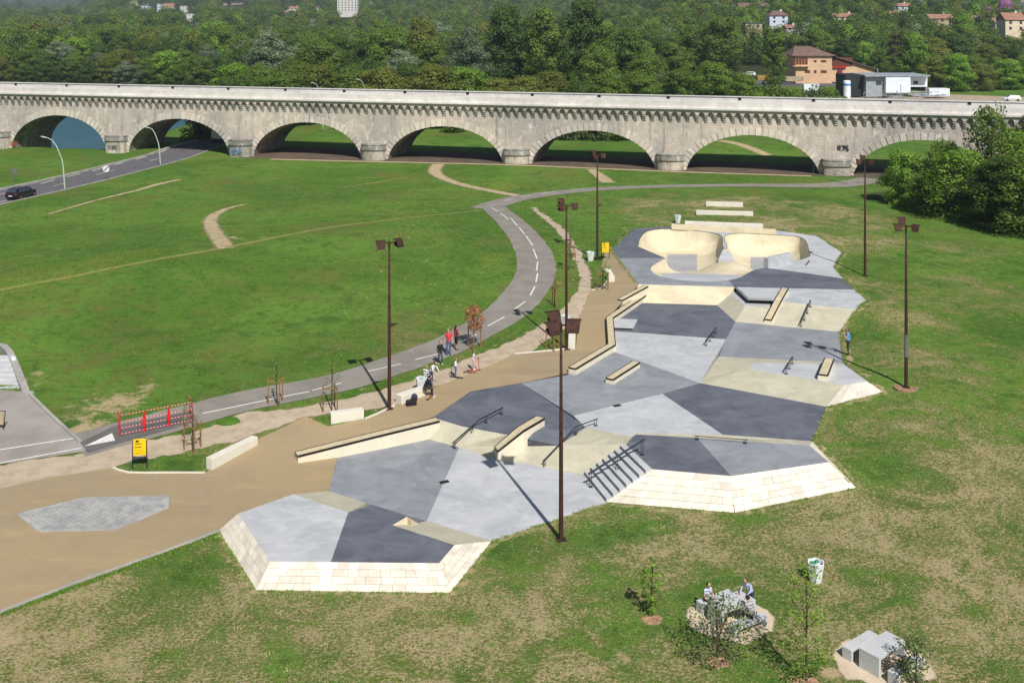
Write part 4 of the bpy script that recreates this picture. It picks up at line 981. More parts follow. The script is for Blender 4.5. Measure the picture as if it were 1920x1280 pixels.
m = MB()
m.prism([(XL, -OVH - .12), (XR, -OVH - .12), (XR, -.2), (XL, -.2)], 9.72, 9.86); m.prism([(XL, -OVH - .34), (XR, -OVH - .34), (XR, -.2), (XL, -.2)], 9.863, 10.12); m.build('cornice', 'viaduct_parapet', via)
pl = (XR - XL) / 120
for k in range(120):                                        # parapet stones, coursed end to end
    m = MB(); m.box((XL + (k + .5) * pl, -OVH + .33, 10.56), (pl - .012, .62, .88)); m.build('parapet_stone', 'viaduct_parapet', via)
m = MB(); m.prism([(XL, -OVH + .05), (XR, -OVH + .05), (XR, -.1), (XL, -.1)], 10.118, 10.98); m.build('parapet_core', 'mortar', via)
m = MB(); m.prism([(XL, -.1), (XR, -.1), (XR, WID + .2), (XL, WID + .2)], 9.3, 9.9); m.build('trough', 'concrete_grey', via)
m = MB(); m.face([(XL, 1.5, 10.0), (XR, 1.5, 10.0), (XR, WID - 1.6, 10.0), (XL, WID - 1.6, 10.0)]); m.build('canal_water', 'river_water', via)
m = MB(); m.prism([(XL, -.1), (XR, -.1), (XR, 1.5), (XL, 1.5)], 9.9, 10.2); m.build('towpath', 'viaduct_parapet', via)
m = MB(); m.prism([(XL, WID - .6), (XR, WID - .6), (XR, WID), (XL, WID)], 9.9, 11.0); m.build('far_parapet', 'viaduct_parapet', via)
m = MB(); m.prism([(XL, WID - .75), (XR, WID - .75), (XR, WID + .12), (XL, WID + .12)], 11.003, 11.1); m.build('coping', 'viaduct_parapet', via)
for k in range(22):
    x = .19 * SPAN + (k - 6) * 11.0
    if XL < x < XR: m = MB(); m.box((x, WID - .61, 10.76), (.5, .06, .4)); m.build('drain_opening', 'black_paint', via)
def scrawl(label, u, y, z, w, h, mat, n=9, seed=1):
    rr = random.Random(seed); o = thing('graffiti', label, 'graffiti', B(u, y, z), ang_b); m = MB()
    for k in range(n):
        x = -w / 2 + w * k / n; pts = [(x + rr.uniform(-.1, .2) * w, 0, rr.uniform(0, h)) for _ in range(4)]
        for a, b in zip(pts, pts[1:]):
            d_ = Vector(b) - Vector(a); 
            if d_.length < .02: continue
            nn = Vector((-d_.z, 0, d_.x)).normalized() * .05; m.face([Vector(a) - nn, Vector(b) - nn, Vector(b) + nn, Vector(a) + nn])
    m.build('paint_lines', mat, o); return o
scrawl('red graffiti scrawl at the foot of the leftmost arch', -21.9, -.12, .6, 3.4, .8, 'graffiti_red', 11, 3)
scrawl('pale blue graffiti on the pier right of the road arch', SPAN, -1.78, .9, 2.0, 1.2, 'graffiti_blue', 9, 5)
scrawl('grey graffiti scrawl on the pier between river arch and road arch', .3, -1.78, 1.0, 1.6, .8, 'graffiti_dark', 7, 6)
scrawl('black graffiti scrawl on the wall above the rightmost clear pier', 5 * SPAN + 1.0, -.06, 4.3, 1.5, 1.0, 'graffiti_dark', 12, 8)

# ------------------------------------------------------------------ park lighting masts
def floodhead(m, M, s=1.0):
    """curved sheet hood with a lamp box under it"""
    w0, w1, L = .24 * s, .34 * s, .62 * s
    for th, (off) in ((0, 0.0), (1, -.03)):
        vs_ = []
        for j in range(7):
            t_ = j / 6; z = .3 * math.sin(t_ * math.pi * .72) * s + off; wd = w0 + (w1 - w0) * t_
            vs_ += [M @ Vector((-wd, -L / 2 + L * t_, z)), M @ Vector((wd, -L / 2 + L * t_, z))]
        fs = [(2 * j, 2 * j + 1, 2 * j + 3, 2 * j + 2) for j in range(6)]
        m.add(vs_, [f if not th else f[::-1] for f in fs])
mast_src = {}
def mast(label, px, py, angle, heads=3, H=9.8, spot=True, hs=.82):
    b = G(px, py); o = thing('lighting_mast', label, 'lamp post', b, rad(angle), 'corten lighting masts around the park')
    if heads in mast_src:
        pass
    m = MB(); m.tube([(0, 0, -.3), (0, 0, .0), (0, 0, 5), (0, 0, H)], [.115, .115, .09, .055], 10); m.build('mast', 'corten', o, smooth=True)
    m = MB(); m.box((0, 0, .03), (.42, .42, .06)); m.build('base_plate', 'corten', o)
    m = MB(); m.box((0, 0, H - .02), (1.32, .07, .07)); m.tube([(0, 0, H - .3), (0, 0, H + .05)], .07, 8); m.build('crossbar', 'corten', o)
    spots = [(-.5, -.18, -.16, 0.3), (.55, -.12, -.14, -.35), (-.28, .35, .16, .2)][:heads] if heads == 3 else [(-.52, 0, -.2, 0), (.52, 0, -.14, .6)]
    for x, y, z, r in spots:
        M = Matrix.Translation((x, y, H + z)) @ Matrix.Rotation(r, 4, 'Z') @ Matrix.Rotation(.42, 4, 'X')
        m = MB(); floodhead(m, M, hs); hd = m.build('flood_hood', 'corten', o)
        m = MB(); m.box(M @ Vector((0, .02, -.06)), (.34 * hs, .34 * hs, .1), M=M.to_3x3()); m.build('lamp', 'corten', hd)
        m = MB(); m.tube([(x, y, H + z + .05), (x * .8, 0, H - .02)], .025, 6); m.build('bracket', 'corten', hd)
    if spot:
        m = MB(); m.box((.12, 0, 4.95), (.2, .16, .14)); m.add([(.15, -.1, 5.0), (.15, .1, 5.0), (.6, 0, 5.02), (.15, 0, 4.85)], [(0, 2, 1), (0, 3, 2), (1, 2, 3)]); m.build('spotlight', 'corten', o)
    return o
mast('tall rusty steel lighting mast in the foreground grass', 1052, 1012, 14, 3, 9.8, False, 1.1)
mast('rusty lighting mast by the bench left of the park', 730, 767, 16, 2, 9.8, True, .95)
mast('rusty lighting mast behind the foreground mast, by the end on bench', 1062, 655, 20, 3, 9.8, False)
mast('rusty lighting mast beside the yellow board left of the bowl', 1120, 487, 30, 3, 9.5)
mast('rusty lighting mast standing right of the bowl', 1622, 518, -30, 3, 9.8, False)
mast('rusty lighting mast with a grey sleeve on the right lawn', 1699, 727, -20, 3, 9.9, False)
bx = G(1699, 727); sl = thing('grey_sleeve', 'grey sleeve wrapped round the mast on the right lawn', 'sleeve', bx + Vector((0, 0, 1.9))); m = MB(); m.tube([(0, 0, 0), (0, 0, 1.35)], .13, 10); m.build('sleeve', 'sign_grey', sl)
MASTF = thing('soil_ring', 'bare soil ring round the foot of the right lawn mast', 'soil', bx); m = MB(); m.prism([(.75 * math.cos(a), .6 * math.sin(a)) for a in np.linspace(0, 6.0, 14)], -.1, .04); m.build('soil', 'soil_mound', MASTF)

# ------------------------------------------------------------------ street lamps, signs, boards, bins
def street_lamp(label, base, H=8.5, reach=2.4, lean=-1.3, group=None, face=-1):
    o = thing('street_lamp', label, 'street lamp', base, 0, group); m = MB(); pts = []
    for k in range(11):
        t_ = k / 10; pts.append((lean * t_ * .45 + face * reach * max(0, (t_ - .45) / .55) ** 2.2, 0, H * (t_ if t_ < .7 else .7 + .3 * (1 - max(0, 1 - (t_ - .7) / .3) ** 1.6))))
    m.tube(pts, [.11 - .006 * k for k in range(11)], 8); m.build('pole', 'lamp_green', o, smooth=True)
    e = Vector(pts[-1]); m = MB(); m.box(e + Vector((face * .3, 0, 0)), (.75, .28, .14), M=Matrix.Rotation(-face * .25, 3, 'Y')); m.build('lamp_head', 'lamp_green', o, bevel=.04)
    return o
street_lamp('pale green curved street lamp by the black car', G(122, 360), 7.3, 2.0, -1.2)
street_lamp('pale green curved street lamp near the road arch', G(301, 311), 6.0, 1.4, -1.0)
street_lamp('street lamp head peeping over the middle of the viaduct', Vector((*at(692, 206).to_2d(), 1)), 10.2, 1.6, -.6)
street_lamp('smaller street lamp head peeping over the viaduct further left', Vector((*at(606, 208).to_2d(), 1)), 9.4, 1.6, -.4)
sg = thing('road_sign', 'round white road sign with black diagonal band facing the camera', 'sign', G(199, 337)); S = 1 / .55
m = MB(); m.tube([(0, .03, -.2), (0, .03, 2.0)], .035, 8); m.build('post', 'sign_grey', sg)
m = MB(); m.tube([(0, .0, 1.55), (0, -.03, 1.55)], .47, 24); sd = m.build('disc', 'white_plastic', sg)
m = MB(); m.box((0, -.04, 1.55), (.72, .012, .13), M=Matrix.Rotation(rad(-45), 3, 'Y')); m.build('band', 'black_paint', sd)
sg = thing('road_sign', 'round grey road sign seen from behind at the left edge', 'sign', G(27, 341)); m = MB(); m.tube([(0, 0, -.2), (0, 0, 1.9)], .035, 8); m.build('post', 'sign_grey', sg)
m = MB(); m.tube([(0, .0, 1.5), (0, -.03, 1.5)], .42, 20); m.build('disc', 'sign_grey', sg)
def board(label, px, py, rz, s=1.0):
    o = thing('yellow_notice_board', label, 'notice board', G(px, py), rz)
    for x in (-.34, .34): m = MB(); m.tube([(x * 1.12, 0, -.2), (x, 0, 1.45), (x * .7, 0, 1.56)], .03, 6); m.build('leg', 'black_paint', o)
    m = MB(); m.box((0, -.02, 1.1), (.66, .05, .86)); pb = m.build('panel', 'yellow_board', o, bevel=.015)
    m = MB()
    m.box((-.12, -.048, 1.42), (.16, .004, .1))
    for k, (w, z) in enumerate(((.34, 1.3), (.34, 1.27), (.38, 1.12), (.38, 1.09), (.36, .94), (.36, .8))): m.box((-.08, -.048, z), (w, .004, .016))
    m.build('print', 'black_paint', pb); return o
board('yellow notice board on black legs in the near grass wedge', 262, 877, rad(6)); board('yellow notice board on black legs beside the bowl', 1135, 487, rad(10))
def bin_(label, px, py, h=.82, full=True, base=None):
    o = thing('litter_bin', label, 'litter bin', base if base is not None else G(px, py), random.random(), 'white tapered litter bins')
    m = MB(); n = 6
    lo = [(.24 * math.cos(2 * math.pi * k / n), .24 * math.sin(2 * math.pi * k / n), 0) for k in range(n)]; hi = [(.38 * math.cos(2 * math.pi * k / n), .38 * math.sin(2 * math.pi * k / n), h) for k in range(n)]
    hin = [(.32 * math.cos(2 * math.pi * k / n), .32 * math.sin(2 * math.pi * k / n), h) for k in range(n)]; din = [(.3 * math.cos(2 * math.pi * k / n), .3 * math.sin(2 * math.pi * k / n), h - .15) for k in range(n)]
    vs_ = lo + hi + hin + din; fs = []
    for k in range(n):
        j = (k + 1) % n; fs += [(k, j, n + j, n + k), (n + k, n + j, 2 * n + j, 2 * n + k), (2 * n + k, 2 * n + j, 3 * n + j, 3 * n + k)]
    m.add(vs_, fs); m.build('body', 'white_plastic', o)
    m = MB(); rr = random.Random(px)
    for k in range(7): m.box((rr.uniform(-.16, .16), rr.uniform(-.16, .16), h - .12 + rr.uniform(-.03, .06)), (.16, .12, .1), rr.random() * 3, mi=k % 2)
    m.face([(x, y, h - .16) for x, y, _ in din]); m.build('rubbish', ['green_liner', 'white_plastic'], o)
    return o
bin_('white litter bin standing alone in the foreground grass', 1530, 1089); bin_('white litter bin behind the bench with the bags', 790, 733)
bin_('white litter bin on the lawn behind the bowl', 1271, 418); bin_('white litter bin beside the mast left of the bowl', 1107, 489); bin_('white litter bin half hidden behind the second mast', 1061, 612)

# ------------------------------------------------------------------ red and white barrier round the works
A0, A1 = G(223, 820), G(361, 790); d_ = (A1 - A0).to_2d(); LB = d_.length; AB = math.atan2(d_.y, d_.x)
barr = MB
fr = thing('works_barrier', 'red and white striped works barrier of three panels', 'barrier', A0, AB)
def stripe_tube(a, b, r, parent, n=7):
    a, b = Vector(a), Vector(b)
    m = MB()
    for k in range(n): m.tube([a.lerp(b, k / n), a.lerp(b, (k + .74) / n)], r, 6, 0)
    for k in range(n): m.tube([a.lerp(b, (k + .74) / n), a.lerp(b, (k + 1) / n)], r, 6, 1)
    m.build('rail', ['red_plastic', 'white_plastic'], parent)
HB, pw = 1.22, LB / 3
for i in range(3):
    x0, x1 = i * pw + .03, (i + 1) * pw - .03
    for x in (x0, x1): m = MB(); m.tube([(x, 0, 0), (x, 0, HB - .05)], .035, 6); m.build('post', 'red_plastic', fr)
    for z in (.18, .5, .82, HB): stripe_tube((x0, 0, z), (x1, 0, z), .022, fr)
for i in (1, 2): m = MB(); m.box((i * pw, -.01, .66), (.2, .06, .3)); m.build('joint_plate', 'red_plastic', fr)
for x in (0.03, LB - .03):
    for z in (.18, .5, .82, HB): stripe_tube((x, 0, z), (x + .12, 1.0, z), .022, fr, 3)
    m = MB(); m.tube([(x + .12, 1.0, 0), (x + .12, 1.0, HB)], .035, 6); m.build('post', 'red_plastic', fr)
# far fence panels by the right arch
for lab, pts in (('thin grey mesh fence panel left of the rightmost clear pier', [(1525, 330), (1588, 346)]), ('thin grey mesh fence panel right of the rightmost clear pier', [(1609, 343), (1637, 347)])):
    a, b = G(*pts[0]), G(*pts[1]); o = thing('fence_panel', lab, 'fence', a); L_ = b - a
    for k in range(4): m = MB(); p = L_ * (k / 3); m.tube([p, p + Vector((0, 0, 1.5))], .03, 6); m.build('post', 'sign_grey', o)
    for z in (.1, 1.0, 1.48): m = MB(); m.tube([Vector((0, 0, z)), L_ + Vector((0, 0, z))], .02, 6); m.build('rail', 'sign_grey', o)

# ------------------------------------------------------------------ concrete stairs and wall at the left edge
ls = thing('bank_stairs', 'pale concrete stairs with a sloping parapet at the left edge', 'stairs', G(20, 738)); o_ = ls.location
wtop = [(41, 741, .55), (30, 712, .72), (20, 686, .95), (11, 667, 1.1), (0, 656, 1.15), (-70, 646, 1.2)]; wb_ = [P(*p) for p in wtop]
rowY = lambda r_, z: FPX * (HC - z) / (r_ - HORIZON)
for k in range(8):
    zt = .58 + .1 * k; r0 = 737 - 9.2 * k; ya = rowY(r0, zt); yb = ya + .75; xr = np.interp(ya, [p.y for p in wb_], [p.x for p in wb_]); xr2 = np.interp(yb, [p.y for p in wb_], [p.x for p in wb_])
    m = MB(); m.prism([(xr - 4.5, ya), (xr + .05, ya), (xr2 + .05, yb), (xr - 4.5, yb)], 0, zt); m.build('step', 'table_stone', ls, origin=o_)
m = MB()
for a, b in zip(wb_, wb_[1:]):
    d_ = (b - a).to_2d().normalized(); n_ = Vector((d_.y, -d_.x, 0)) * .42; ha, hb = a.z + .32, b.z + .32
    m.add([(a.x, a.y, -.3), (a.x + n_.x, a.y + n_.y, -.3), (b.x + n_.x, b.y + n_.y, -.3), (b.x, b.y, -.3), (a.x, a.y, ha), (a.x + n_.x, a.y + n_.y, ha), (b.x + n_.x, b.y + n_.y, hb), (b.x, b.y, hb)], [(4, 5, 6, 7), (0, 1, 5, 4), (1, 2, 6, 5), (2, 3, 7, 6), (3, 0, 4, 7)])
m.build('parapet', 'concrete_grey', ls, origin=o_)
m = MB(); c = P(51, 739, .6); m.box(c, (.75, .4, .34), -.45); m.build('kerb_stone', 'concrete_grey', ls, origin=o_)
mk_ = thing('marker_post', 'small white marker post behind the left stairs', 'post', G(26, 688)); m = MB(); m.add([(-.14, -.05, -.2), (.14, -.05, -.2), (.14, .05, -.2), (-.14, .05, -.2), (-.14, -.05, .75), (.14, -.05, .6), (.14, .05, .6), (-.14, .05, .75)], [(0, 1, 5, 4), (1, 2, 6, 5), (2, 3, 7, 6), (3, 0, 4, 7), (4, 5, 6, 7)]); m.build('post', 'white_plastic', mk_)
tb = thing('dark_trolley', 'dark framed board cut by the left edge of the picture', 'board', G(-1, 806)); m = MB(); m.tube([(.2, 0, 0), (.25, .2, 1.0), (-.6, .2, 1.0), (-.6, 0, 0)], .03, 6); m.build('frame', 'black_paint', tb); m = MB(); m.box((-.2, .15, .6), (.75, .06, .7)); m.build('panel', 'plaster_stone', tb)

# ------------------------------------------------------------------ picnic tables
def slab_table(o, name, c, L, W, H, th=.13, rz=0.0):
    m = MB(); m.box((c[0], c[1], H - th / 2), (L, W, th), rz); tp_ = m.build(name, 'table_stone', o, bevel=.012)
    for s in (-1, 1):
        d_ = Matrix.Rotation(rz, 3, 'Z') @ Vector((s * (L / 2 - th / 2), 0, 0)); m = MB(); m.box((c[0] + d_.x, c[1] + d_.y, (H - th) / 2 - .053), (th, W - .004, H - th + .1), rz); m.build('leg', 'table_stone', o, bevel=.012)
for lab, px, py, rz in (('white concrete picnic table where three people gather', 1372, 1160, 30), ('empty white concrete picnic table in the bottom right corner', 1655, 1244, 38)):
    c = G(px, py); o = thing('picnic_table', lab, 'picnic table', c, rad(rz)); slab_table(o, 'table_top', (0, 0), 1.75, .85, .74)
    for s in (-1, 1):
        b = G(px, py); off = Matrix.Rotation(rad(rz), 3, 'Z') @ Vector((0, s * .95, 0)); q = thing('picnic_bench', ('white concrete bench on the camera side of ' if s < 0 else 'white concrete bench on the far side of ') + ('the occupied picnic table' if px < 1500 else 'the empty picnic table'), 'bench', c + off, rad(rz)); slab_table(q, 'seat', (0, 0), 1.7, .42, .45)
    drape('sand_patch', [(c.x + 1.9 * math.cos(a), c.y + 1.7 * math.sin(a)) for a in np.linspace(0, 6.28, 60)[:-1]], 'sand', .025, .3, rough=.22)
# paving setts set in the plaza, laid one beside the other
c2 = [p.to_2d() for p in patch]; pv = []; ax = (c2[2] - c2[0]).normalized(); ay = Vector((-ax.y, ax.x)); mb = MB()
qs = [(p.dot(ax), p.dot(ay)) for p in c2]; u0, u1 = min(q[0] for q in qs), max(q[0] for q in qs); v0, v1 = min(q[1] for q in qs), max(q[1] for q in qs)
cell = []; r = 0; vv = v0
while vv < v1:
    uu = u0 + (r % 2) * .12
    while uu < u1: cell.append((uu, vv)); uu += .25
    vv += .17; r += 1
cc = np.array([tuple(ax * a + ay * b) for a, b in cell]); ok = inside(cc, c2); cc = cc[ok]; zz = ground(cc)
for (x, y_), z in zip(cc, zz): mb.box((x, y_, z + .036 + random.uniform(0, .006)), (.222, .142, .06), math.atan2(ax.y, ax.x))
pvo = mb.build('paving_setts', 'paver'); tag(pvo, 'grey paving setts filling an angular patch of the brown plaza', 'paving', kind='stuff')
drape('sett_bedding', c2, 'sett_joint', .042, 1.0)
for i in range(len(c2)):
    kerb('sett_border', [c2[i].to_3d(), c2[(i + 1) % len(c2)].to_3d()], .2, .066, 'paver')

# ------------------------------------------------------------------ people: one continuous skin per body
def cap_seg(m, a, b, r0, r1, n=9):
    a, b = Vector(a), Vector(b); d_ = b - a; L = d_.length
    if L < 1e-5: m.ball(a, r0, n, 6); return
    d_ /= L; pts = [a - d_ * r0 * .95, a - d_ * r0 * .6, a, b, b + d_ * r1 * .6, b + d_ * r1 * .95]
    m.tube(pts, [r0 * .3, r0 * .8, r0, r1, r1 * .8, r1 * .3], n)
def person(label, loc, face, pose='stand', top='cloth_white', legs='cloth_jeans', shoes='shoe_dark', hair='hair_dark', h=1.75, sleeve='long', shorts=False, longhair=False, **kw):
    o = thing('person', label, 'person', loc, face)
    s = h / 1.75; V = Vector
    pel, chest, neck, head = V((0, 0, .95)), V((0, 0, 1.27)), V((0, .01, 1.47)), V((0, .03, 1.62))
    lean = kw.get('lean', 0.0)
    J = {}
    for sd, n in ((-1, 'L'), (1, 'R')):
        J['sh' + n] = V((sd * .18, 0, 1.41)); J['el' + n] = V((sd * .24, -.02, 1.12)); J['wr' + n] = V((sd * .25, .06, .87))
        J['hp' + n] = V((sd * .09, 0, .92)); J['kn' + n] = V((sd * .10, .02, .49)); J['an' + n] = V((sd * .11, -.02, .08)); J['to' + n] = V((sd * .13, .16, .035))
    if pose == 'camera':
        for sd, n in ((-1, 'L'), (1, 'R')): J['el' + n] = V((sd * .25, .14, 1.16)); J['wr' + n] = V((sd * .08, .27, 1.50))
    if pose in ('fold', 'hold'):
        for sd, n in ((-1, 'L'), (1, 'R')): J['el' + n] = V((sd * .25, .03, 1.13)); J['wr' + n] = V((sd * .07, .24, 1.16))
    if pose == 'scooter':
        for sd, n in ((-1, 'L'), (1, 'R')): J['el' + n] = V((sd * .24, .14, 1.16)); J['wr' + n] = V((sd * .2, .36, 1.02))
    if pose == 'walk':
        J['knL'] = V((-.1, .14, .5)); J['anL'] = V((-.11, .12, .09)); J['toL'] = V((-.12, .3, .04)); J['anR'] = V((.11, -.16, .1)); J['toR'] = V((.12, .0, .035)); J['wrL'] = V((-.27, -.06, .9)); J['wrR'] = V((.26, .16, .92))
    if pose in ('sit', 'lean_sit'):
        seat = kw.get('seat', .5); dz = seat + .09 - .92
        for p in (pel, chest, neck, head): p.z += dz
        for k in list(J):
            J[k].z += dz
        for sd, n in ((-1, 'L'), (1, 'R')):
            J['kn' + n] = V((sd * .14, .42, seat + .07)); J['an' + n] = V((sd * .14, .44, .08)); J['to' + n] = V((sd * .16, .62, .035))
            J['el' + n] += V((0, .12, .02)); J['wr' + n] = V((sd * .14, .36, seat + .2))
        lean = lean or (.16 if pose == 'sit' else .42)
    if pose == 'leanover':
        lean = .5
        for sd, n in ((-1, 'L'), (1, 'R')): J['el' + n] = V((sd * .26, .3, 1.2)); J['wr' + n] = V((sd * .2, .52, .95))
    if lean:
        piv = pel.copy(); R = Matrix.Rotation(-lean, 3, 'X')
        names = ['shL', 'shR', 'elL', 'elR', 'wrL', 'wrR'] if pose not in ('leanover', 'lean_sit') else ['shL', 'shR']
        for p in (chest, neck, head): p.xy, p.z = (piv + R @ (p - piv)).xy, (piv + R @ (p - piv)).z
        for k in names: J[k] = piv + R @ (J[k] - piv)
        if pose == 'lean_sit':
            for sd, n in ((-1, 'L'), (1, 'R')): J['el' + n] = V((sd * .25, .3, kw.get('seat', .5) + .3)); J['wr' + n] = V((sd * .1, .48, kw.get('seat', .5) + .2))
    segs = []
    def S(a, b, r0, r1, reg): segs.append((a * s, b * s, r0 * s, r1 * s, reg))
    S(pel + V((-.05, 0, -.02)), pel + V((.05, 0, -.02)), .125, .125, 'legs'); S(pel, chest, .135, .145, 'top'); S(chest + V((-.06, 0, .02)), chest + V((.06, 0, .02)), .125, .125, 'top')
    S(chest, neck - V((0, 0, .05)), .14, .09, 'top'); S(J['shL'], J['shR'], .07, .07, 'top'); S(neck - V((0, 0, .03)), head, .055, .06, 'skin')
    up = (head - neck).normalized()
    S(head - up * .01, head + up * .06, .078, .088, 'skin'); S(head - up * .05 + V((0, .03, 0)), head, .055, .07, 'skin'); S(head + V((0, .085, -.005)), head + V((0, .1, -.02)), .014, .016, 'skin')
    for n in 'LR':
        sd = -1 if n == 'L' else 1
        S(J['sh' + n], J['el' + n], .056, .043, 'slv'); S(J['el' + n], J['wr' + n], .043, .029, 'fore')
        d_ = (J['wr' + n] - J['el' + n]).normalized(); side = d_.cross(V((sd, 0, 0)));
        if side.length < .1: side = V((0, 1, 0))
        side.normalize(); palm = J['wr' + n] + d_ * .05
        S(J['wr' + n], palm + d_ * .02, .028, .034, 'skin')
        nrm = d_.cross(side).normalized()
        for q in range(4):
            f0 = palm + d_ * .04 + side * (.028 - .019 * q); ln = (.062, .07, .066, .05)[q]
            f1 = f0 + d_ * ln * .55 - nrm * sd * .012; S(f0, f1, .0105, .0095, 'skin'); S(f1, f1 + d_ * ln * .35 - nrm * sd * .022, .0095, .009, 'skin')
        t0 = J['wr' + n] + d_ * .03 + side * .03; t1 = t0 + d_ * .035 + side * .03; S(t0, t1, .013, .011, 'skin'); S(t1, t1 + d_ * .03 + side * .005, .011, .0095, 'skin')
        S(J['hp' + n], J['kn' + n], .088, .06, 'legs'); S(J['kn' + n], J['an' + n], .06, .038, 'calf'); S(J['kn' + n].lerp(J['an' + n], .3) + V((0, -.015, 0)), J['kn' + n].lerp(J['an' + n], .5), .056, .05, 'calf')
        S(J['an' + n] + V((0, -.03, -.03)), J['to' + n], .042, .034, 'shoe'); S(J['an' + n], J['an' + n] + V((0, 0, .04)), .042, .04, 'shoe')
    m = MB()
    for a, b, r0, r1, reg in segs: cap_seg(m, a, b, r0, r1)
    me = m.mesh('body', ['skin', top, legs, shoes]); tmp = bpy.data.objects.new('tmp', me); COL.objects.link(tmp)
    md = tmp.modifiers.new('r', 'REMESH'); md.mode = 'VOXEL'; md.voxel_size = .0125; md2 = tmp.modifiers.new('s', 'SMOOTH'); md2.iterations = 2; md2.factor = .4
    dg = bpy.context.evaluated_depsgraph_get(); dg.update(); ev = bpy.data.meshes.new_from_object(tmp.evaluated_get(dg)); bpy.data.objects.remove(tmp)
    n = len(ev.polygons); fc = np.empty(n * 3, np.float32); ev.polygons.foreach_get('center', fc); fc = fc.reshape(-1, 3)
    best = np.full(n, 1e9); idx = np.zeros(n, int); REG = {'skin': 0, 'top': 1, 'legs': 2, 'shoe': 3}
    for a, b, r0, r1, reg in segs:
        a_, b_ = np.array(a), np.array(b); ab = b_ - a_; t_ = np.clip(((fc - a_) @ ab) / max(ab @ ab, 1e-9), 0, 1)
        dd = np.linalg.norm(fc - a_ - t_[:, None] * ab, axis=1) - (r0 + (r1 - r0) * t_)
        if reg == 'slv': mi_ = np.where(t_ < (2 if sleeve == 'long' else .55), 1, 0)
        elif reg == 'fore': mi_ = np.where(t_ < (.97 if sleeve == 'long' else -1), 1, 0)
        elif reg == 'calf': mi_ = np.where(t_ < (.12 if shorts else 2), 2, 0)
        else: mi_ = np.full(n, REG[reg])
        w = dd < best; best = np.where(w, dd, best); idx = np.where(w, mi_, idx)
    ev.materials.clear()
    for q in ('skin', top, legs, shoes): ev.materials.append(M_(q))
    ev.polygons.foreach_set('material_index', idx.astype(np.int32)); ev.polygons.foreach_set('use_smooth', np.ones(n, bool)); ev.update(); ev.name = 'body'
    link('body', ev, o)
    hm = MB(); hc = (head + up * .045 + V((0, -.018, 0))) * s; hm.ball(hc, (.1 * s, .108 * s, .1 * s), 12, 8)
    if longhair: cap_seg(hm, hc + V((0, -.05, -.02)) * s, hc + V((0, -.07, -.2)) * s, .075 * s, .05 * s)
    # clear the face: drop hair faces in front below the brow
    keep = [i for i, f in enumerate(hm.f) if not (sum(hm.v[j][1] for j in f) / len(f) > hc.y + .02 * s and sum(hm.v[j][2] for j in f) / len(f) < hc.z + .03 * s)]
    hm.f = [hm.f[i] for i in keep]; hm.m = [hm.m[i] for i in keep]; hm.build('hair', hair, o, smooth=True)
    em = MB()
    for sd in (-1, 1): em.ball((head + V((sd * .032, .082, .015))) * s, .011 * s, 6, 4)
    em.build('eyes', 'black_paint', o)
    return o
tw = lambda a, b: math.atan2((b - a).y, (b - a).x) - math.pi / 2
R = random.Random(4)
person('person in a coral red top and blue jeans on the cycle path', G(841, 666), rad(170), 'stand', 'cloth_red', 'cloth_jeans', 'shoe_dark', 'hair_dark', 1.78, 'short')
person('person in maroon top and dark shorts on the cycle path', G(855, 656), rad(-60), 'hold', 'cloth_maroon', 'cloth_black', 'shoe_dark', 'hair_dark', 1.7, 'long', True, True)
person('shorter person in black top and dark jeans on the cycle path', G(825, 683), rad(-150), 'walk', 'cloth_black', 'cloth_darkjeans', 'shoe_white', 'hair_dark', 1.55)
kidp = G(888, 696)
person('child in white and pink riding a red scooter', kidp + Vector((0, 0, .09)), rad(-80), 'scooter', 'cloth_white', 'cloth_pink', 'shoe_white', 'hair_brown', 1.25, 'short', False, True)
person('child in pale top and blue jeans on the gravel by the plaza', G(854, 708), rad(-100), 'hold', 'cloth_white', 'cloth_jeans', 'shoe_dark', 'hair_brown', 1.25, 'long', False, True)
person('person in a blue shirt photographing at the right edge of the park', G(1590, 665), rad(75), 'camera', 'cloth_blue', 'cloth_charcoal', 'shoe_dark', 'hair_brown', 1.76, 'short')
bp = G(799, 728)
person('person in a navy and white striped jumper sitting behind the bin', G(797, 727), rad(-40), 'sit', 'cloth_striped', 'cloth_jeans', 'shoe_dark', 'hair_fair', 1.7, seat=.5)
person('person in a white top leaning forward behind the bin', G(808, 723), rad(-120), 'leanover', 'cloth_white', 'cloth_darkjeans', 'shoe_dark', 'hair_dark', 1.65)
person('skater dressed in black sitting on the end of the bench', G(797, 745), rad(-75), 'lean_sit', 'cloth_black', 'cloth_charcoal', 'shoe_white', 'hair_dark', 1.72, seat=.5)
tc_ = G(1372, 1160); RT = Matrix.Rotation(rad(30), 3, 'Z')
def tpos(x, y): return tc_ + RT @ Vector((x, y, 0))
person('child in a pale blue top sitting at the left of the picnic table', tpos(-.45, .98), rad(30 + 180), 'sit', 'cloth_pale', 'cloth_black', 'shoe_dark', 'hair_dark', 1.5, 'short', seat=.45)
kp = person('child in a lilac top with orange print standing beyond the picnic table', G(1408, 1146), rad(125), 'leanover', 'cloth_lilac', 'cloth_navy', 'shoe_dark', 'hair_brown', 1.5, 'long', lean=.1)
person('person in a grey striped top sitting on the near side of the picnic table', tpos(.25, -.92), rad(30), 'lean_sit', 'cloth_greystripe', 'cloth_black', 'shoe_dark', 'hair_dark', 1.6, seat=.45)
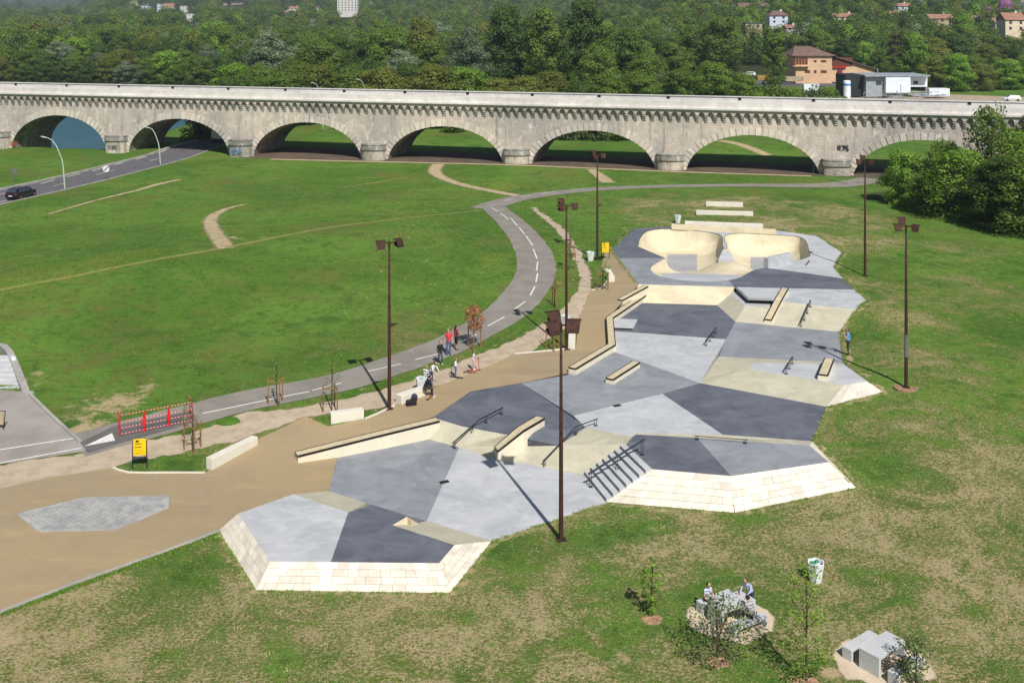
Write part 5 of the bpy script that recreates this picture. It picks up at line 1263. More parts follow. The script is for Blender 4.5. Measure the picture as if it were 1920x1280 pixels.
# things they brought
def wheel(m, c, r, w, ax=(1, 0, 0), mi=0):
    a = Vector(ax) * w / 2; m.tube([Vector(c) - a, Vector(c) + a], r, 12, mi)
cam_ = thing('photo_camera', 'small black camera held to the eye by the person in blue', 'camera', G(1590, 665) + Matrix.Rotation(rad(75), 3, 'Z') @ Vector((0, .30, 1.56)), rad(75)); m = MB(); m.box((0, 0, 0), (.15, .08, .1)); m.build('camera_body', 'black_paint', cam_, bevel=.01); m = MB(); m.tube([(0, .03, 0), (0, .13, 0)], .035, 10); m.build('lens', 'black_paint', cam_)
def scooter(label, p, rz, col):
    o = thing('kick_scooter', label, 'scooter', p, rz); m = MB(); m.box((0, -.05, .085), (.13, .6, .025)); m.tube([(0, .25, .085), (0, .38, .12)], .025, 6); m.build('deck', col, o)
    m = MB(); m.tube([(0, .38, .08), (0, .3, .85)], .02, 6); m.build('stem', col, o); m = MB(); m.tube([(-.2, .3, .85), (.2, .3, .85)], .018, 6); m.build('handlebar', 'black_paint', o)
    for y_ in (.4, -.4): m = MB(); wheel(m, (0, y_, .06), .06, .03); m.build('wheel', 'rubber', o)
def skateboard(label, p, rz):
    o = thing('skateboard', label, 'skateboard', p, rz); m = MB()
    for a, b in (((-.4, .15), (-.28, .1)), ((-.28, .1), (.28, .1)), ((.28, .1), (.4, .15))):
        m.add([(-.1, a[0], a[1]), (.1, a[0], a[1]), (.1, b[0], b[1]), (-.1, b[0], b[1]), (-.1, a[0], a[1] - .015), (.1, a[0], a[1] - .015), (.1, b[0], b[1] - .015), (-.1, b[0], b[1] - .015)], [(0, 1, 2, 3), (7, 6, 5, 4), (0, 4, 5, 1), (2, 6, 7, 3), (1, 5, 6, 2), (3, 7, 4, 0)])
    m.build('deck', 'wood_stake', o)
    for y_ in (-.22, .22):
        m = MB(); m.tube([(-.08, y_, .06), (.08, y_, .06)], .02, 6); m.build('truck', 'alloy', o)
        for x in (-.085, .085): m = MB(); wheel(m, (x, y_, .03), .03, .035); m.build('wheel', 'white_plastic', o)
scooter('red kick scooter under the child in pink', kidp, rad(-80), 'red_plastic'); scooter('dark kick scooter lying by the child in jeans', G(856, 709), rad(70), 'steel_dark')
skateboard('wooden skateboard lying below the red scooter', G(881, 700), rad(80)); skateboard('skateboard at the feet of the skater in black', G(806, 748), rad(-20)); 
bag = thing('sports_bag', 'black sports bag on the plaza in front of the bench', 'bag', G(771, 760), rad(15)); m = MB(); m.box((0, 0, .16), (.62, .36, .32)); m.build('body', 'cloth_black', bag, bevel=.05); m = MB(); m.tube([(-.15, 0, .3), (-.1, 0, .42), (.1, 0, .42), (.15, 0, .3)], .015, 6); m.build('strap', 'black_paint', bag)
bag = thing('backpack', 'dark blue backpack leaning behind the sports bag', 'bag', G(777, 753), rad(10)); m = MB(); m.ball((0, 0, .24), (.2, .16, .26), 12, 8); m.build('body', 'cloth_navy', bag, smooth=True); m = MB(); m.ball((0, -.13, .17), (.13, .07, .13), 10, 6); m.build('pocket', 'cloth_black', bag, smooth=True)

# ------------------------------------------------------------------ cars
def car(label, p, rz, paint='car_black', L=4.5, estate=True, name='parked_car'):
    o = thing(name, label, 'car', p, rz); W = .88
    # cross sections along y: (y, half width, bottom, shoulder, roof, roof half width)
    secs = [(-L / 2, .72, .42, .72, .74, .66), (-L / 2 + .12, .84, .28, .9, .98 if estate else .95, .74), (-L / 2 + .5, .88, .22, .96, 1.42 if estate else 1.05, .62), (-.6, .9, .2, .95, 1.48, .62), (.4, .9, .2, .94, 1.45, .6), (1.15, .89, .22, .93, .99, .74), (L / 2 - .35, .85, .26, .82, .86, .7), (L / 2, .66, .38, .62, .64, .58)]
    m = MB(); rings = []
    for y_, w, b, sh, rf, rw in secs: rings.append([(-w * .9, y_, b), (-w, y_, (b + sh) / 2), (-w * .97, y_, sh), (-rw, y_, rf), (rw, y_, rf), (w * .97, y_, sh), (w, y_, (b + sh) / 2), (w * .9, y_, b)])
    k = 8; vs_ = [v for r in rings for v in r]; fs = []
    for i in range(len(rings) - 1):
        for j in range(k): fs.append((i * k + j, i * k + (j + 1) % k, (i + 1) * k + (j + 1) % k, (i + 1) * k + j)[::-1])
    fs += [list(range(k)), [(len(rings) - 1) * k + j for j in range(k)][::-1]]; m.add(vs_, fs); body = m.build('body', paint, o)
    for p_ in body.data.polygons: p_.use_smooth = False
    for sx in (-1, 1):
        for ya, yb in ((-L / 2 + .6, -1.05), (-1.0, -.1), (-.05, .62)):
            m = MB(); za, zb = .98, 1.36
            m.face([(sx * .895 * .97, ya, za), (sx * .895 * .97, yb, za), (sx * .68, yb if yb < .5 else .42, zb), (sx * .68, ya + (.1 if ya < -1.5 else 0), zb)][::sx]); m.build('side_window', 'sky_glass', body)
    m = MB(); m.face([(-.7, .5, 1.42), (.7, .5, 1.42), (.76, 1.12, 1.02), (-.76, 1.12, 1.02)][::-1]); m.build('windscreen', 'sky_glass', body)
    m = MB(); y_ = -L / 2 + .17; m.face([(-.66, -L / 2 + .13, 1.03), (.66, -L / 2 + .13, 1.03), (.58, -L / 2 + .44, 1.38), (-.58, -L / 2 + .44, 1.38)]); m.build('rear_window', 'sky_glass', body)
    for sx in (-1, 1):
        m = MB(); m.box((sx * .7, -L / 2 + .05, .82), (.2, .1, .14)); m.build('tail_light', 'red_light', o); m = MB(); m.box((sx * .6, L / 2 - .12, .62), (.24, .12, .12)); m.build('headlight', 'lamp_glass', o)
        for y_ in (-L / 2 + .85, L / 2 - .85):
            m = MB(); wheel(m, (sx * .8, y_, .32), .32, .22); w_ = m.build('wheel', 'rubber', o); m = MB(); wheel(m, (sx * .905, y_, .32), .2, .03); m.build('rim', 'alloy', w_)
    m = MB(); m.box((0, -L / 2 - .005, .6), (.5, .02, .11)); m.build('number_plate', 'white_plastic', o); return o
pc, pd = G(40, 371), G(110, 352); car('black estate car driving away on the left road', pc, math.atan2((pd - pc).y, (pd - pc).x) - math.pi / 2, 'car_black', 4.5, name='estate_car')
tr_ = G(424, 264); q2 = G(450, 257); rt = math.atan2((q2 - tr_).y, (q2 - tr_).x) - math.pi / 2
trk = thing('lorry', 'white lorry trailer under the road arch of the viaduct', 'lorry', tr_, rt); m = MB(); m.box((0, 0, 2.0), (2.4, 7, 2.5)); m.build('trailer', 'metal_white', trk, bevel=.03); m = MB(); m.box((0, 0, .65), (1.2, 6.4, .15)); m.build('chassis', 'black_paint', trk)
for sx in (-1, 1):
    for y_ in (-2.6, -1.5, 2.3): m = MB(); wheel(m, (sx * 1.0, y_, .48), .48, .3); m.build('wheel', 'rubber', trk)

# ------------------------------------------------------------------ trees
LAST_N = None
def leaf_cloud(rng, clumps, per, size, flat=0.0, up=.35, zc=0.0):
    """many small bent leaf faces gathered in clumps; returns verts, quads, shade"""
    V_, F_, Sh, NR = [], [], [], []; zc = np.mean([c[2] for c, _, _ in clumps]) * .8
    for (c, r, tone) in clumps:
        n = max(6, int(per * (r ** 1.6)))
        d = rng.normal(size=(n, 3)); d /= np.linalg.norm(d, axis=1)[:, None]
        rr = r * rng.uniform(.35, 1.05, n) ** .6
        p = np.array(c) + d * rr[:, None] * np.array([1, 1, .8 - flat])
        nrm = d * .8 + rng.normal(size=(n, 3)) * .55 + np.array([0, 0, up]); nrm /= np.linalg.norm(nrm, axis=1)[:, None]; nrm *= np.where((nrm * d).sum(1) < 0, -1, 1)[:, None]
        a = np.cross(nrm, rng.normal(size=(n, 3))); a /= np.linalg.norm(a, axis=1)[:, None]; b = np.cross(nrm, a)
        s = size * rng.uniform(.6, 1.35, n)[:, None]
        q = np.stack([p - a * s, p - b * s * .6, p + a * s, p + b * s * .6], 1)
        q[:, 2] -= nrm * s * .25
        cn = p - np.array([0, 0, zc]); cn /= np.maximum(np.linalg.norm(cn, axis=1), .01)[:, None]; sn = d * .6 + cn * .55 + nrm * .45; sn /= np.linalg.norm(sn, axis=1)[:, None]; NR.append(np.repeat(sn, 4, 0))
        o = sum(len(x) for x in V_); V_.append(q.reshape(-1, 3)); F_.append(np.arange(n * 4).reshape(-1, 4) + o)
        Sh.append(np.clip(tone + rng.normal(size=n) * .13, 0, 1))
    global LAST_N; LAST_N = np.concatenate(NR)
    return np.concatenate(V_), np.concatenate(F_), np.concatenate(Sh)
def crown_mesh(name, V_, F_, Sh, mat):
    global LAST_N
    me = np_mesh(name, V_, F_, mat, smooth=True)
    if LAST_N is not None and len(LAST_N) == len(V_): me.normals_split_custom_set_from_vertices([tuple(n) for n in LAST_N])
    LAST_N = None
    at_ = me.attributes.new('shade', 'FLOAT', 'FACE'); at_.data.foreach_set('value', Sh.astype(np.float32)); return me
def tree_meshes(seed, mat, H=18.0, rx=5.0, base=.22, per=26, size=.34, n=46, shape='round', bark='bark', core=16):
    rng = np.random.default_rng(seed); z0 = H * base; cl = []; br = []
    for k in range(n):
        t_ = (k + .5) / n; zf = t_ ** .85
        z = z0 + (H - z0) * (.04 + .93 * zf)
        if shape == 'round': w = rx * math.sin(math.pi * min(1, .16 + .8 * zf)) ** .75
        elif shape == 'column': w = rx * (.55 + .45 * math.sin(math.pi * min(1, .1 + .85 * zf)))
        else: w = rx * (1.0 - .72 * zf)
        a = rng.uniform(0, 2 * math.pi); q = w * rng.uniform(.25, 1.0) ** .6; r = rx * rng.uniform(.2, .38) * (1.0 if shape != 'cone' else 1.15 - .6 * zf)
        c = (q * math.cos(a), q * math.sin(a), z + rng.normal() * .4); cl.append((c, r, rng.uniform(.3, .7))); br.append(c)
    for k in range(core):
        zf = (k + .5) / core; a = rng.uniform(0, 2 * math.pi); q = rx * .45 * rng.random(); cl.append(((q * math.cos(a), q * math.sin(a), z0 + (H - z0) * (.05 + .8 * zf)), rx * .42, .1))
    if base < .12:
        for k in range(10): a = k * .63; q = rx * rng.uniform(.55, .85); cl.append(((q * math.cos(a), q * math.sin(a), H * rng.uniform(.04, .2)), rx * .3, rng.uniform(.1, .5)))
    V_, F_, Sh = leaf_cloud(rng, cl, per, size)
    m = MB(); top = (rng.normal() * .4, rng.normal() * .4, H * .86)
    m.tube([(0, 0, -.6), (0, 0, .4), (top[0] * .3, top[1] * .3, H * .35), top], [H * .022, H * .018, H * .012, H * .003], 7)
    for c in br[::3]:
        s_ = max(z0 * .7, c[2] * .62); m.tube([(top[0] * s_ / H, top[1] * s_ / H, s_), (c[0] * .55, c[1] * .55, (s_ + c[2]) / 2 + .2), c], [H * .007, H * .004, H * .0015], 5)
    return m.mesh('trunk', bark), crown_mesh('crown', V_, F_, Sh, mat)
KINDS = {}
for nm, args in {'dark': [(1, 'leaf_dark', 18, 5.4), (2, 'leaf_dark', 19, 5.0)], 'mid': [(3, 'leaf_mid', 17, 5.4), (4, 'leaf_mid', 18, 4.8)], 'fresh': [(5, 'leaf_fresh', 15, 4.6)],
                 'olive': [(6, 'leaf_olive', 17, 5.6), (7, 'leaf_olive', 16, 5.0)], 'silver': [(8, 'leaf_silver', 18, 5.4)], 'mauve': [(9, 'leaf_mauve', 10, 4.0)]}.items():
    KINDS[nm] = [tree_meshes(s, mt, H, rx, .05, 90, .22, 64, 'round', 'bark_pale' if nm in ('olive', 'silver') else 'bark') + (H,) for s, mt, H, rx in args]
KINDS['column'] = [tree_meshes(10, 'leaf_mid', 20, 3.6, .06, 60, .26, 60, 'column') + (20,)]
KINDS['loose'] = [tree_meshes(21, 'leaf_mid', 14, 4.4, .04, 46, .2, 80, core=6) + (14,), tree_meshes(22, 'leaf_fresh', 14, 4.4, .04, 40, .2, 80, core=6) + (14,)]
KINDS['conifer'] = [tree_meshes(12, 'leaf_dark', 17, 4.6, .05, 50, .25, 70, 'cone') + (17,)]
KINDS['bush'] = [tree_meshes(13, 'leaf_mid', 5, 3.2, .02, 40, .22, 34) + (5,), tree_meshes(14, 'leaf_shrub', 5, 3.0, .02, 40, .22, 34) + (5,)]
TREES = []
def tree(kind, p, Ht, label, group=None, wide=1.0, name='broadleaf_tree', rz=None):
    tr, cr, H0 = KINDS[kind][random.randrange(len(KINDS[kind]))]; s = Ht / H0
    o = thing(name, label, 'tree' if Ht > 6 else 'shrub', p, random.random() * 6.3 if rz is None else rz, group); o.scale = (s * wide, s * wide, s)
    link('trunk', tr, o); link('crown', cr, o); TREES.append((p.x, p.y)); return o

# houses stand clear of trees: (column, top row, base row, distance)
HOUSES = []
def blocked(x, y, r=4.0):
    for hx, hy, hw, dpt in HOUSES:
        if hy - dpt < y < hy + 14 and abs(x * hy / y - hx) < hw / 2 + r * .45: return True
    return False

def house(label, x0, x1, ytop, ybase, Y, wall='plaster_white', roof='roof_tile', roofh=.3, depth=9.0, rz=0.0, hip=False, stories=2, clear=45, name='house'):
    w = (x1 - x0) * Y / FPX; h = (ybase - ytop) * Y / FPX; zb = HC - (ybase - HORIZON) * Y / FPX
    c = at((x0 + x1) / 2, Y, zb); o = thing(name, label, 'house', c, rz); hr = h * roofh; hw = h - hr; HOUSES.append((c.x, Y, w, clear))
    m = MB(); m.box((0, depth / 2, hw / 2 - 3), (w * .94, depth, hw + 6)); m.build('wall', wall, o)
    m = MB(); a, b, e = w / 2, depth / 2, .5
    if roofh > .05:
        ins = a * .55 if hip else 0.0
        vs_ = [(-a, -e, hw), (a, -e, hw), (a, depth + e, hw), (-a, depth + e, hw), (-a + ins, b, h), (a - ins, b, h)]
        m.add(vs_, [(0, 1, 5, 4), (2, 3, 4, 5), (1, 2, 5), (3, 0, 4), (0, 3, 2, 1)])
    else: m.box((0, b, hw + .15), (w, depth + .6, .3))
    r = m.build('roof', roof, o)
    if roofh > .05: m = MB(); m.box((a * .4, b, h), (.8, .8, 1.6)); m.build('chimney', wall, r)
    nw = max(2, int(w / 3.4))
    for s_ in range(stories):
        for k in range(nw):
            x = -w * .47 + w * .94 * (k + .5) / nw; z = hw * (s_ + .55) / stories
            m = MB(); m.box((x, -.03, z), (1.1, .12, min(1.4, hw / stories * .5))); m.build('window', 'sky_glass', o)
    return o
# hillside houses, right
house('white house with brown hip roof on the wooded slope above the orange building', 1442, 1479, 21, 45, 520, 'plaster_blue', 'roof_brown', .36, hip=True)
house('cream house with low tiled roof right of the white hip roofed house', 1561, 1612, 25, 46, 560, 'plaster_cream', 'roof_tile', .35)
house('white and blue villa with red roof high on the right slope', 1675, 1711, 6, 27, 680, 'plaster_blue', 'roof_tile', .3)
house('low pink roofed house below the white and blue villa', 1662, 1702, 21, 33, 620, 'plaster_cream', 'roof_tile', .55, stories=1)
house('small gabled house right of the low pink roofed house', 1709, 1731, 31, 45, 560, 'plaster_cream', 'roof_brown', .5, rz=.6, stories=1)
house('brown stone barn on the right slope', 1743, 1790, 27, 51, 520, 'plaster_stone', 'roof_tile', .35)
house('small house with red roof between the barn and the right edge', 1821, 1846, 29, 43, 560, 'plaster_white', 'roof_tile', .4)
house('house with dark red roof left of the cream corner house', 1866, 1891, 34, 53, 500, 'plaster_cream', 'roof_tile', .5, stories=1)
house('cream house with tiled roof at the right edge', 1884, 1925, 24, 59, 470, 'plaster_cream', 'roof_tile', .4)
house('pale grey house in the top right corner', 1897, 1935, 3, 26, 640, 'plaster_white', 'roof_dark', .4)
house('long house with brown roof high behind the poplars', 1385, 1443, 6, 22, 640, 'plaster_stone', 'roof_brown', .5)
house('red roofed house at the top, right of centre', 1300, 1340, -2, 9, 760, 'plaster_cream', 'roof_tile', .5, stories=1)
house('grey flat roofed building among the trees on the slope', 1397, 1430, 44, 54, 500, 'plaster_stone', 'roof_dark', .02, stories=1)
house('small white house with red roof below the white hip roofed house', 1474, 1500, 47, 59, 470, 'plaster_white', 'roof_tile', .5, stories=1, clear=6)
house('white block cut by the top edge, right of centre', 1394, 1442, -8, 5, 780, 'plaster_white', 'roof_dark', .02)
# far town, left
for i, (lab, x0, x1, yt, yb, Y, wl2, rf, rh) in enumerate((
        ('slim blue and white tower in the far town', 294, 301, 7, 22, 1500, 'plaster_blue', 'roof_dark', .02), ('long far building with red roof beside the slim tower', 302, 326, 7, 18, 1550, 'plaster_cream', 'roof_tile', .45),
        ('white block in the far town, right of the red roof', 337, 352, 11, 25, 1450, 'plaster_white', 'roof_dark', .02), ('long low white hall below the far town', 345, 366, 26, 32, 1200, 'plaster_white', 'metal_grey', .02),
        ('far house with pale blue walls left of the slim tower', 264, 278, 8, 17, 1500, 'plaster_blue', 'roof_dark', .3), ('far white house among trees, left of the tower block', 531, 541, 20, 30, 1200, 'plaster_white', 'roof_tile', .4),
        ('far cream house with red roof left of the tower block', 541, 562, 12, 20, 1400, 'plaster_cream', 'roof_tile', .5), ('far white house in the middle of the far slope', 433, 457, 6, 11, 1600, 'plaster_white', 'roof_tile', .3),
        ('small far red roofed house nearest the tower block', 590, 601, 12, 18, 1400, 'plaster_white', 'roof_tile', .5), ('pale far house at the left end of the far town', 243, 258, 2, 7, 1700, 'plaster_white', 'roof_tile', .3),
        ('far white house just right of the far long hall', 416, 424, 6, 11, 1600, 'plaster_white', 'roof_dark', .2))):
    house(lab, x0, x1, yt, yb, Y, wl2, rf, rh, 12, stories=1 if yb - yt < 9 else 3, clear=420)
house('tall white apartment block cut by the top edge', 631, 671, -12, 22, 1100, 'plaster_white', 'roof_dark', .02, 14, stories=7, clear=240, name='apartment_block')

# orange building by the car park
YB = 352.0; k_ = YB / FPX; zb = HC - (149 - HORIZON) * k_
ob = thing('orange_building', 'orange rendered two storey building with brown roof and red entrance', 'building', at(1492, YB, zb), 0); HOUSES.append((at(1565, YB).x, YB, 28, 90))
X = lambda px: (px - 1492) * k_; Z = lambda py: (149 - py) * k_
m = MB(); m.box(((X(1492) + X(1560)) / 2, 6, Z(105) / 2 - 1), (X(1560) - X(1492), 12, Z(105) + 2)); m.build('wall', 'plaster_orange', ob)
m = MB(); a0, a1 = X(1484), X(1568); m.add([(a0, -.8, Z(105)), (a1, -.8, Z(105)), (a1, 13, Z(105)), (a0, 13, Z(105)), (X(1500), 6, Z(88)), (X(1528), 6, Z(88))], [(0, 1, 5, 4), (1, 2, 5), (2, 3, 4, 5), (3, 0, 4), (0, 3, 2, 1)]); m.build('roof', 'roof_brown', ob)
m = MB(); xs = [X(1560), X(1642)]; m.add([(xs[0], 1, -1), (xs[1], 1, -1), (xs[1], 1, Z(131)), (xs[0], 1, Z(106)), (xs[0], 11, -1), (xs[1], 11, -1), (xs[1], 11, Z(131)), (xs[0], 11, Z(106))], [(0, 1, 2, 3), (1, 5, 6, 2), (4, 7, 6, 5)]); m.build('wing_wall', 'plaster_orange', ob)
m = MB(); m.add([(X(1556), 0, Z(104)), (X(1646), 0, Z(131)), (X(1646), 12, Z(131)), (X(1556), 12, Z(104)), (X(1556), 0, Z(102.5)), (X(1646), 0, Z(129.5)), (X(1646), 12, Z(129.5)), (X(1556), 12, Z(102.5))], [(4, 5, 6, 7), (0, 1, 5, 4), (1, 2, 6, 5), (0, 3, 2, 1)]); m.build('wing_roof', 'roof_brown', ob)
for x0, x1, y0, y1 in ((1526, 1531, 113, 117), (1539, 1549, 113, 117), (1526, 1531, 132, 137), (1539, 1550, 132, 137), (1509, 1519, 132, 137)):
    m = MB(); m.box(((X(x0) + X(x1)) / 2, -.03, (Z(y0) + Z(y1)) / 2), (X(x1) - X(x0), .14, Z(y0) - Z(y1))); m.build('window', 'shutter_brown', ob)
m = MB(); m.box(((X(1486) + X(1516)) / 2, -.6, Z(124)), (X(1516) - X(1486), 1.6, .25)); m.build('balcony', 'plaster_orange', ob)
for k in range(5):
    x = X(1488 + 5.6 * k + 1.5); m = MB(); m.box((x, -.05, Z(115)), (.8, .16, 2.2)); m.build('window', 'shutter_brown', ob)
for x0, x1, y0, y1, mt in ((1562, 1600, 108, 124, 'shutter_brown'), (1563, 1588, 125, 127, 'red_plastic'), (1572, 1580, 131, 142, 'cloth_maroon')):
    m = MB(); m.box(((X(x0) + X(x1)) / 2, .85 if mt == 'shutter_brown' else .5, (Z(y0) + Z(y1)) / 2), (X(x1) - X(x0), .2 if mt == 'shutter_brown' else .6, Z(y0) - Z(y1))); m.build('entrance', mt, ob)
# works building, tank and clutter
YW = 290.0; k_ = YW / FPX; zb = HC - (182 - HORIZON) * k_; wb = thing('works_building', 'white metal clad works building with a dark glazed end', 'building', at(1660, YW, zb), 0); HOUSES.append((at(1670, YW).x, YW, 28, 80))
X = lambda px: (px - 1660) * k_; Z = lambda py: (182 - py) * k_
for x0, x1, y0, y1, d0, d1, mt, nm in ((1592, 1630, 142, 182, 3, 12, 'cladding_dark', 'dark_wing'), (1626, 1664, 144, 182, 1, 10, 'metal_grey', 'wall'), (1660, 1706, 145, 174, -.5, 10, 'metal_white', 'wall'), (1706, 1744, 145, 164, 2, 10, 'metal_white', 'wall'), (1740, 1778, 166, 180, -1, 2, 'metal_white', 'wall')):
    m = MB(); m.box(((X(x0) + X(x1)) / 2, (d0 + d1) / 2, (Z(y0) + Z(y1)) / 2), (X(x1) - X(x0), d1 - d0, Z(y0) - Z(y1))); m.build(nm, mt, wb)
m = MB(); m.box(((X(1622) + X(1744)) / 2, 6, Z(142.5)), (X(1744) - X(1622), 12.5, .35)); m.build('roof', 'metal_grey', wb)
m = MB(); m.box((X(1650), .9, Z(156)), (1.4, .14, .9)); m.build('window', 'sky_glass', wb); m = MB(); m.box((X(1722), 1.9, Z(156)), (1.2, .14, .8)); m.build('window', 'sky_glass', wb)
for i, px in enumerate((1655, 1684)): m = MB(); m.tube([(X(px), 4 - 6 * i, 0), (X(px), 4 - 6 * i, Z(130 + 28 * i))], .12, 6); m.build('mast', 'metal_grey', wb)
tk = thing('storage_tank', 'tall white cylindrical tank with a blue band behind the viaduct', 'tank', at(1588, 280, HC - (190 - HORIZON) * .14)); m = MB(); m.tube([(0, 0, 0), (0, 0, 5.2), (0, 0, 5.45)], [.95, .95, .7], 20); m.build('shell', 'metal_white', tk); m = MB(); m.tube([(0, 0, 4.1), (0, 0, 4.6)], .962, 20, cap=False); m.build('band', 'tank_blue', tk)
rr = random.Random(3)
pw_ = thing('pipework', 'grey steel pipes and railings in front of the works building', 'pipework', at(1690, 283, HC - (190 - HORIZON) * .1415))
for k in range(26):
    x = rr.uniform(-10, 13); m = MB(); z = rr.uniform(.8, 2.4); l = rr.uniform(1, 5); m.tube([(x, rr.uniform(0, 4), z), (x + l, rr.uniform(0, 4), z)], rr.uniform(.04, .14), 6); m.build('pipe', 'metal_grey', pw_)
for k in range(16): m = MB(); x = -10 + k * 1.5; m.tube([(x, 0, 0), (x, 0, 2.4)], .05, 5); m.build('post', 'metal_grey', pw_)
def crate(label, x0, x1, y0, y1, Y, mat, name='skip', cat='skip'):
    k = Y / FPX; o = thing(name, label, cat, at((x0 + x1) / 2, Y, HC - (y1 - HORIZON) * k)); w = (x1 - x0) * k; h = (y1 - y0) * k; m = MB()
    m.add([(-w * .46, 0, 0), (w * .46, 0, 0), (w * .46, 2, 0), (-w * .46, 2, 0), (-w / 2, 0, h), (w / 2, 0, h), (w / 2, 2, h), (-w / 2, 2, h)], [(0, 1, 5, 4), (1, 2, 6, 5), (2, 3, 7, 6), (3, 0, 4, 7), (4, 5, 6, 7)]); m.build('body', mat, o)
    m = MB(); 
    for q in range(5): m.box((-w * .42 + w * .84 * q / 4, -.03, h / 2), (.12, .1, h * .9)); 
    m.build('ribs', mat, o); HOUSES.append((o.location.x, Y, w, 40))
crate('left yellow brown skip in front of the orange building', 1420, 1457, 142, 151, 345, 'skip_yellow'); crate('long brown skip in front of the orange building', 1470, 1508, 144, 153, 345, 'plaster_stone')
crate('small white container between skips and white tank', 1507, 1537, 158, 172, 318, 'metal_white', 'container', 'container')
car('white and green van parked left of the orange building', at(1404, 350, HC - (143 - HORIZON) * .175), 1.2, 'car_white', 4.6, name='parked_van'); car('white car parked at the right edge behind the viaduct', at(1897, 265, HC - (190 - HORIZON) * .1325), 1.4, 'car_white', 4.2)
HOUSES += [(at(1404, 350).x, 350, 6, 50), (at(1897, 265).x, 265, 5, 30)]
drape('car_park', [at(1395, 338).to_2d(), at(1660, 336).to_2d(), at(1660, 364).to_2d(), at(1395, 366).to_2d()], 'asphalt_road', .05, 4); drape('works_yard', [at(1570, 270).to_2d(), at(1960, 262).to_2d(), at(1960, 292).to_2d(), at(1750, 306).to_2d(), at(1570, 300).to_2d()], 'gravel', .05, 4)

# ---- trees one can tell apart
def tz_(px, ytop, Y): return HC - (ytop - HORIZON) * Y / FPX
def bg_tree(kind, px, ytop, Y, label, group=None, wide=1.0):
    p = at(px, Y); p.z = max(gz(p.x, p.y), -.3); return tree(kind, p, max(5, tz_(px, ytop, Y) - p.z), label, group, wide)
GR = 'trees of the wood behind the viaduct'
LAB_ = {'dark': 'dark green tree in the dense wood behind the viaduct', 'mid': 'mid green tree in the dense wood behind the viaduct', 'olive': 'olive brown tree in the dense wood behind the viaduct', 'silver': 'silvery leaved tree in the dense wood behind the viaduct', 'fresh': 'bright spring green tree in the dense wood behind the viaduct'}
# marked individuals
bg_tree('silver', 505, 58, 288, 'large silvery poplar left of centre, just behind the viaduct', None, 1.25)
bg_tree('silver', 880, 52, 262, 'silvery tree at the left of the tall central clump', None, 1.0)
bg_tree('olive', 790, 38, 330, 'broad olive brown tree left of the tall central clump', None, 1.1)
bg_tree('dark', 950, 10, 285, 'tall dark tree, second in the central clump', None, .95); bg_tree('mid', 1020, 22, 275, 'rounded green tree in the middle of the central clump', None, 1.0)
bg_tree('dark', 1095, 0, 272, 'tallest dark tree of the central clump', None, 1.0); bg_tree('dark', 1180, 55, 262, 'dark green tree at the right end of the central clump', None, 1.15); bg_tree('mid', 1120, 88, 250, 'low green tree in front of the central clump', None, 1.2); bg_tree('mid', 1215, 100, 250, 'low rounded tree at the right foot of the central clump', None, 1.2)
bg_tree('column', 1352, 30, 330, 'tall green poplar left of the orange building', None, 1.5); bg_tree('column', 1300, 48, 335, 'poplar at the left of the pair near the orange building', None, 1.3); bg_tree('column', 1452, 46, 322, 'slender green tree in front of the orange building', None, 1.05)
bg_tree('mid', 1330, 118, 262, 'low bushy tree just behind the viaduct near the poplars', None, 1.3)
bg_tree('mauve', 1885, 2, 600, 'mauve blossoming tree at the top right', None, 1.0); bg_tree('mauve', 1850, 14, 590, 'smaller mauve blossoming tree left of the other', None, 1.0)
bg_tree('conifer', 1550, 12, 545, 'dark cedar on the slope right of the hip roofed house', None, 1.4); bg_tree('conifer', 1745, -2, 640, 'dark conifer right of the blue and white villa', None, 1.3); bg_tree('conifer', 1518, 20, 540, 'second dark cedar on the slope', None, 1.2)
bg_tree('fresh', 1712, 62, 330, 'bright green tree behind the works building', None, 1.0); bg_tree('fresh', 1620, 78, 385, 'bright green tree right of the orange building', None, 1.0); bg_tree('fresh', 1805, 28, 470, 'bright green tree on the slope below the barn', None, 1.2)
# ranks of the wood
ARCH = ((215, 'above the leftmost arch'), (450, 'above the road arch'), (700, 'above the third arch'), (965, 'above the fourth arch'), (1255, 'above the fifth arch'), (9999, 'above the sixth arch'))
COLR = {'dark': 'dark green', 'mid': 'mid green', 'olive': 'olive toned', 'silver': 'silvery leaved', 'fresh': 'bright spring green'}
for Y, yt, stp, xa, xb, row in ((222, 138, 46, 440, 1240, 'low front'), (262, 112, 48, 430, 830, 'front'), (300, 88, 40, 430, 1290, 'second'), (352, 118, 36, -240, 440, 'front'), (372, 96, 34, -240, 470, 'second'), (345, 66, 42, 600, 1300, 'third'), (410, 82, 36, -240, 560, 'third'), (450, 62, 36, -60, 700, 'fourth'), (505, 52, 36, -60, 1300, 'rearmost'), (325, 108, 34, 1740, 2080, 'front'), (345, 96, 36, 1650, 2080, 'second'), (385, 82, 36, 1620, 1960, 'third'), (430, 70, 40, 1450, 1960, 'rearmost')):
    px = xa + random.uniform(0, stp)
    while px < xb:
        kind = random.choices(('dark', 'mid', 'olive', 'silver', 'fresh'), (5, 5, 2 if px < 1600 else 6, 1, 1))[0]; YY = Y + random.uniform(-10, 10); p = at(px, YY)
        if not blocked(p.x, p.y, 14):
            where = next(w for x, w in ARCH if px < x)
            if px > 1400: lab, gr = f'{COLR[kind]} tree in the {row} row of the grove behind the works', 'trees of the grove behind the works building'
            else: lab, gr = f'{COLR[kind]} tree, {row} row of the wood {where}', GR
            bg_tree(kind, px, yt + random.uniform(-14, 14), YY, lab, gr, random.uniform(1.35, 1.8) if row != 'low front' else 1.9)
        px += stp * random.uniform(.9, 1.5)
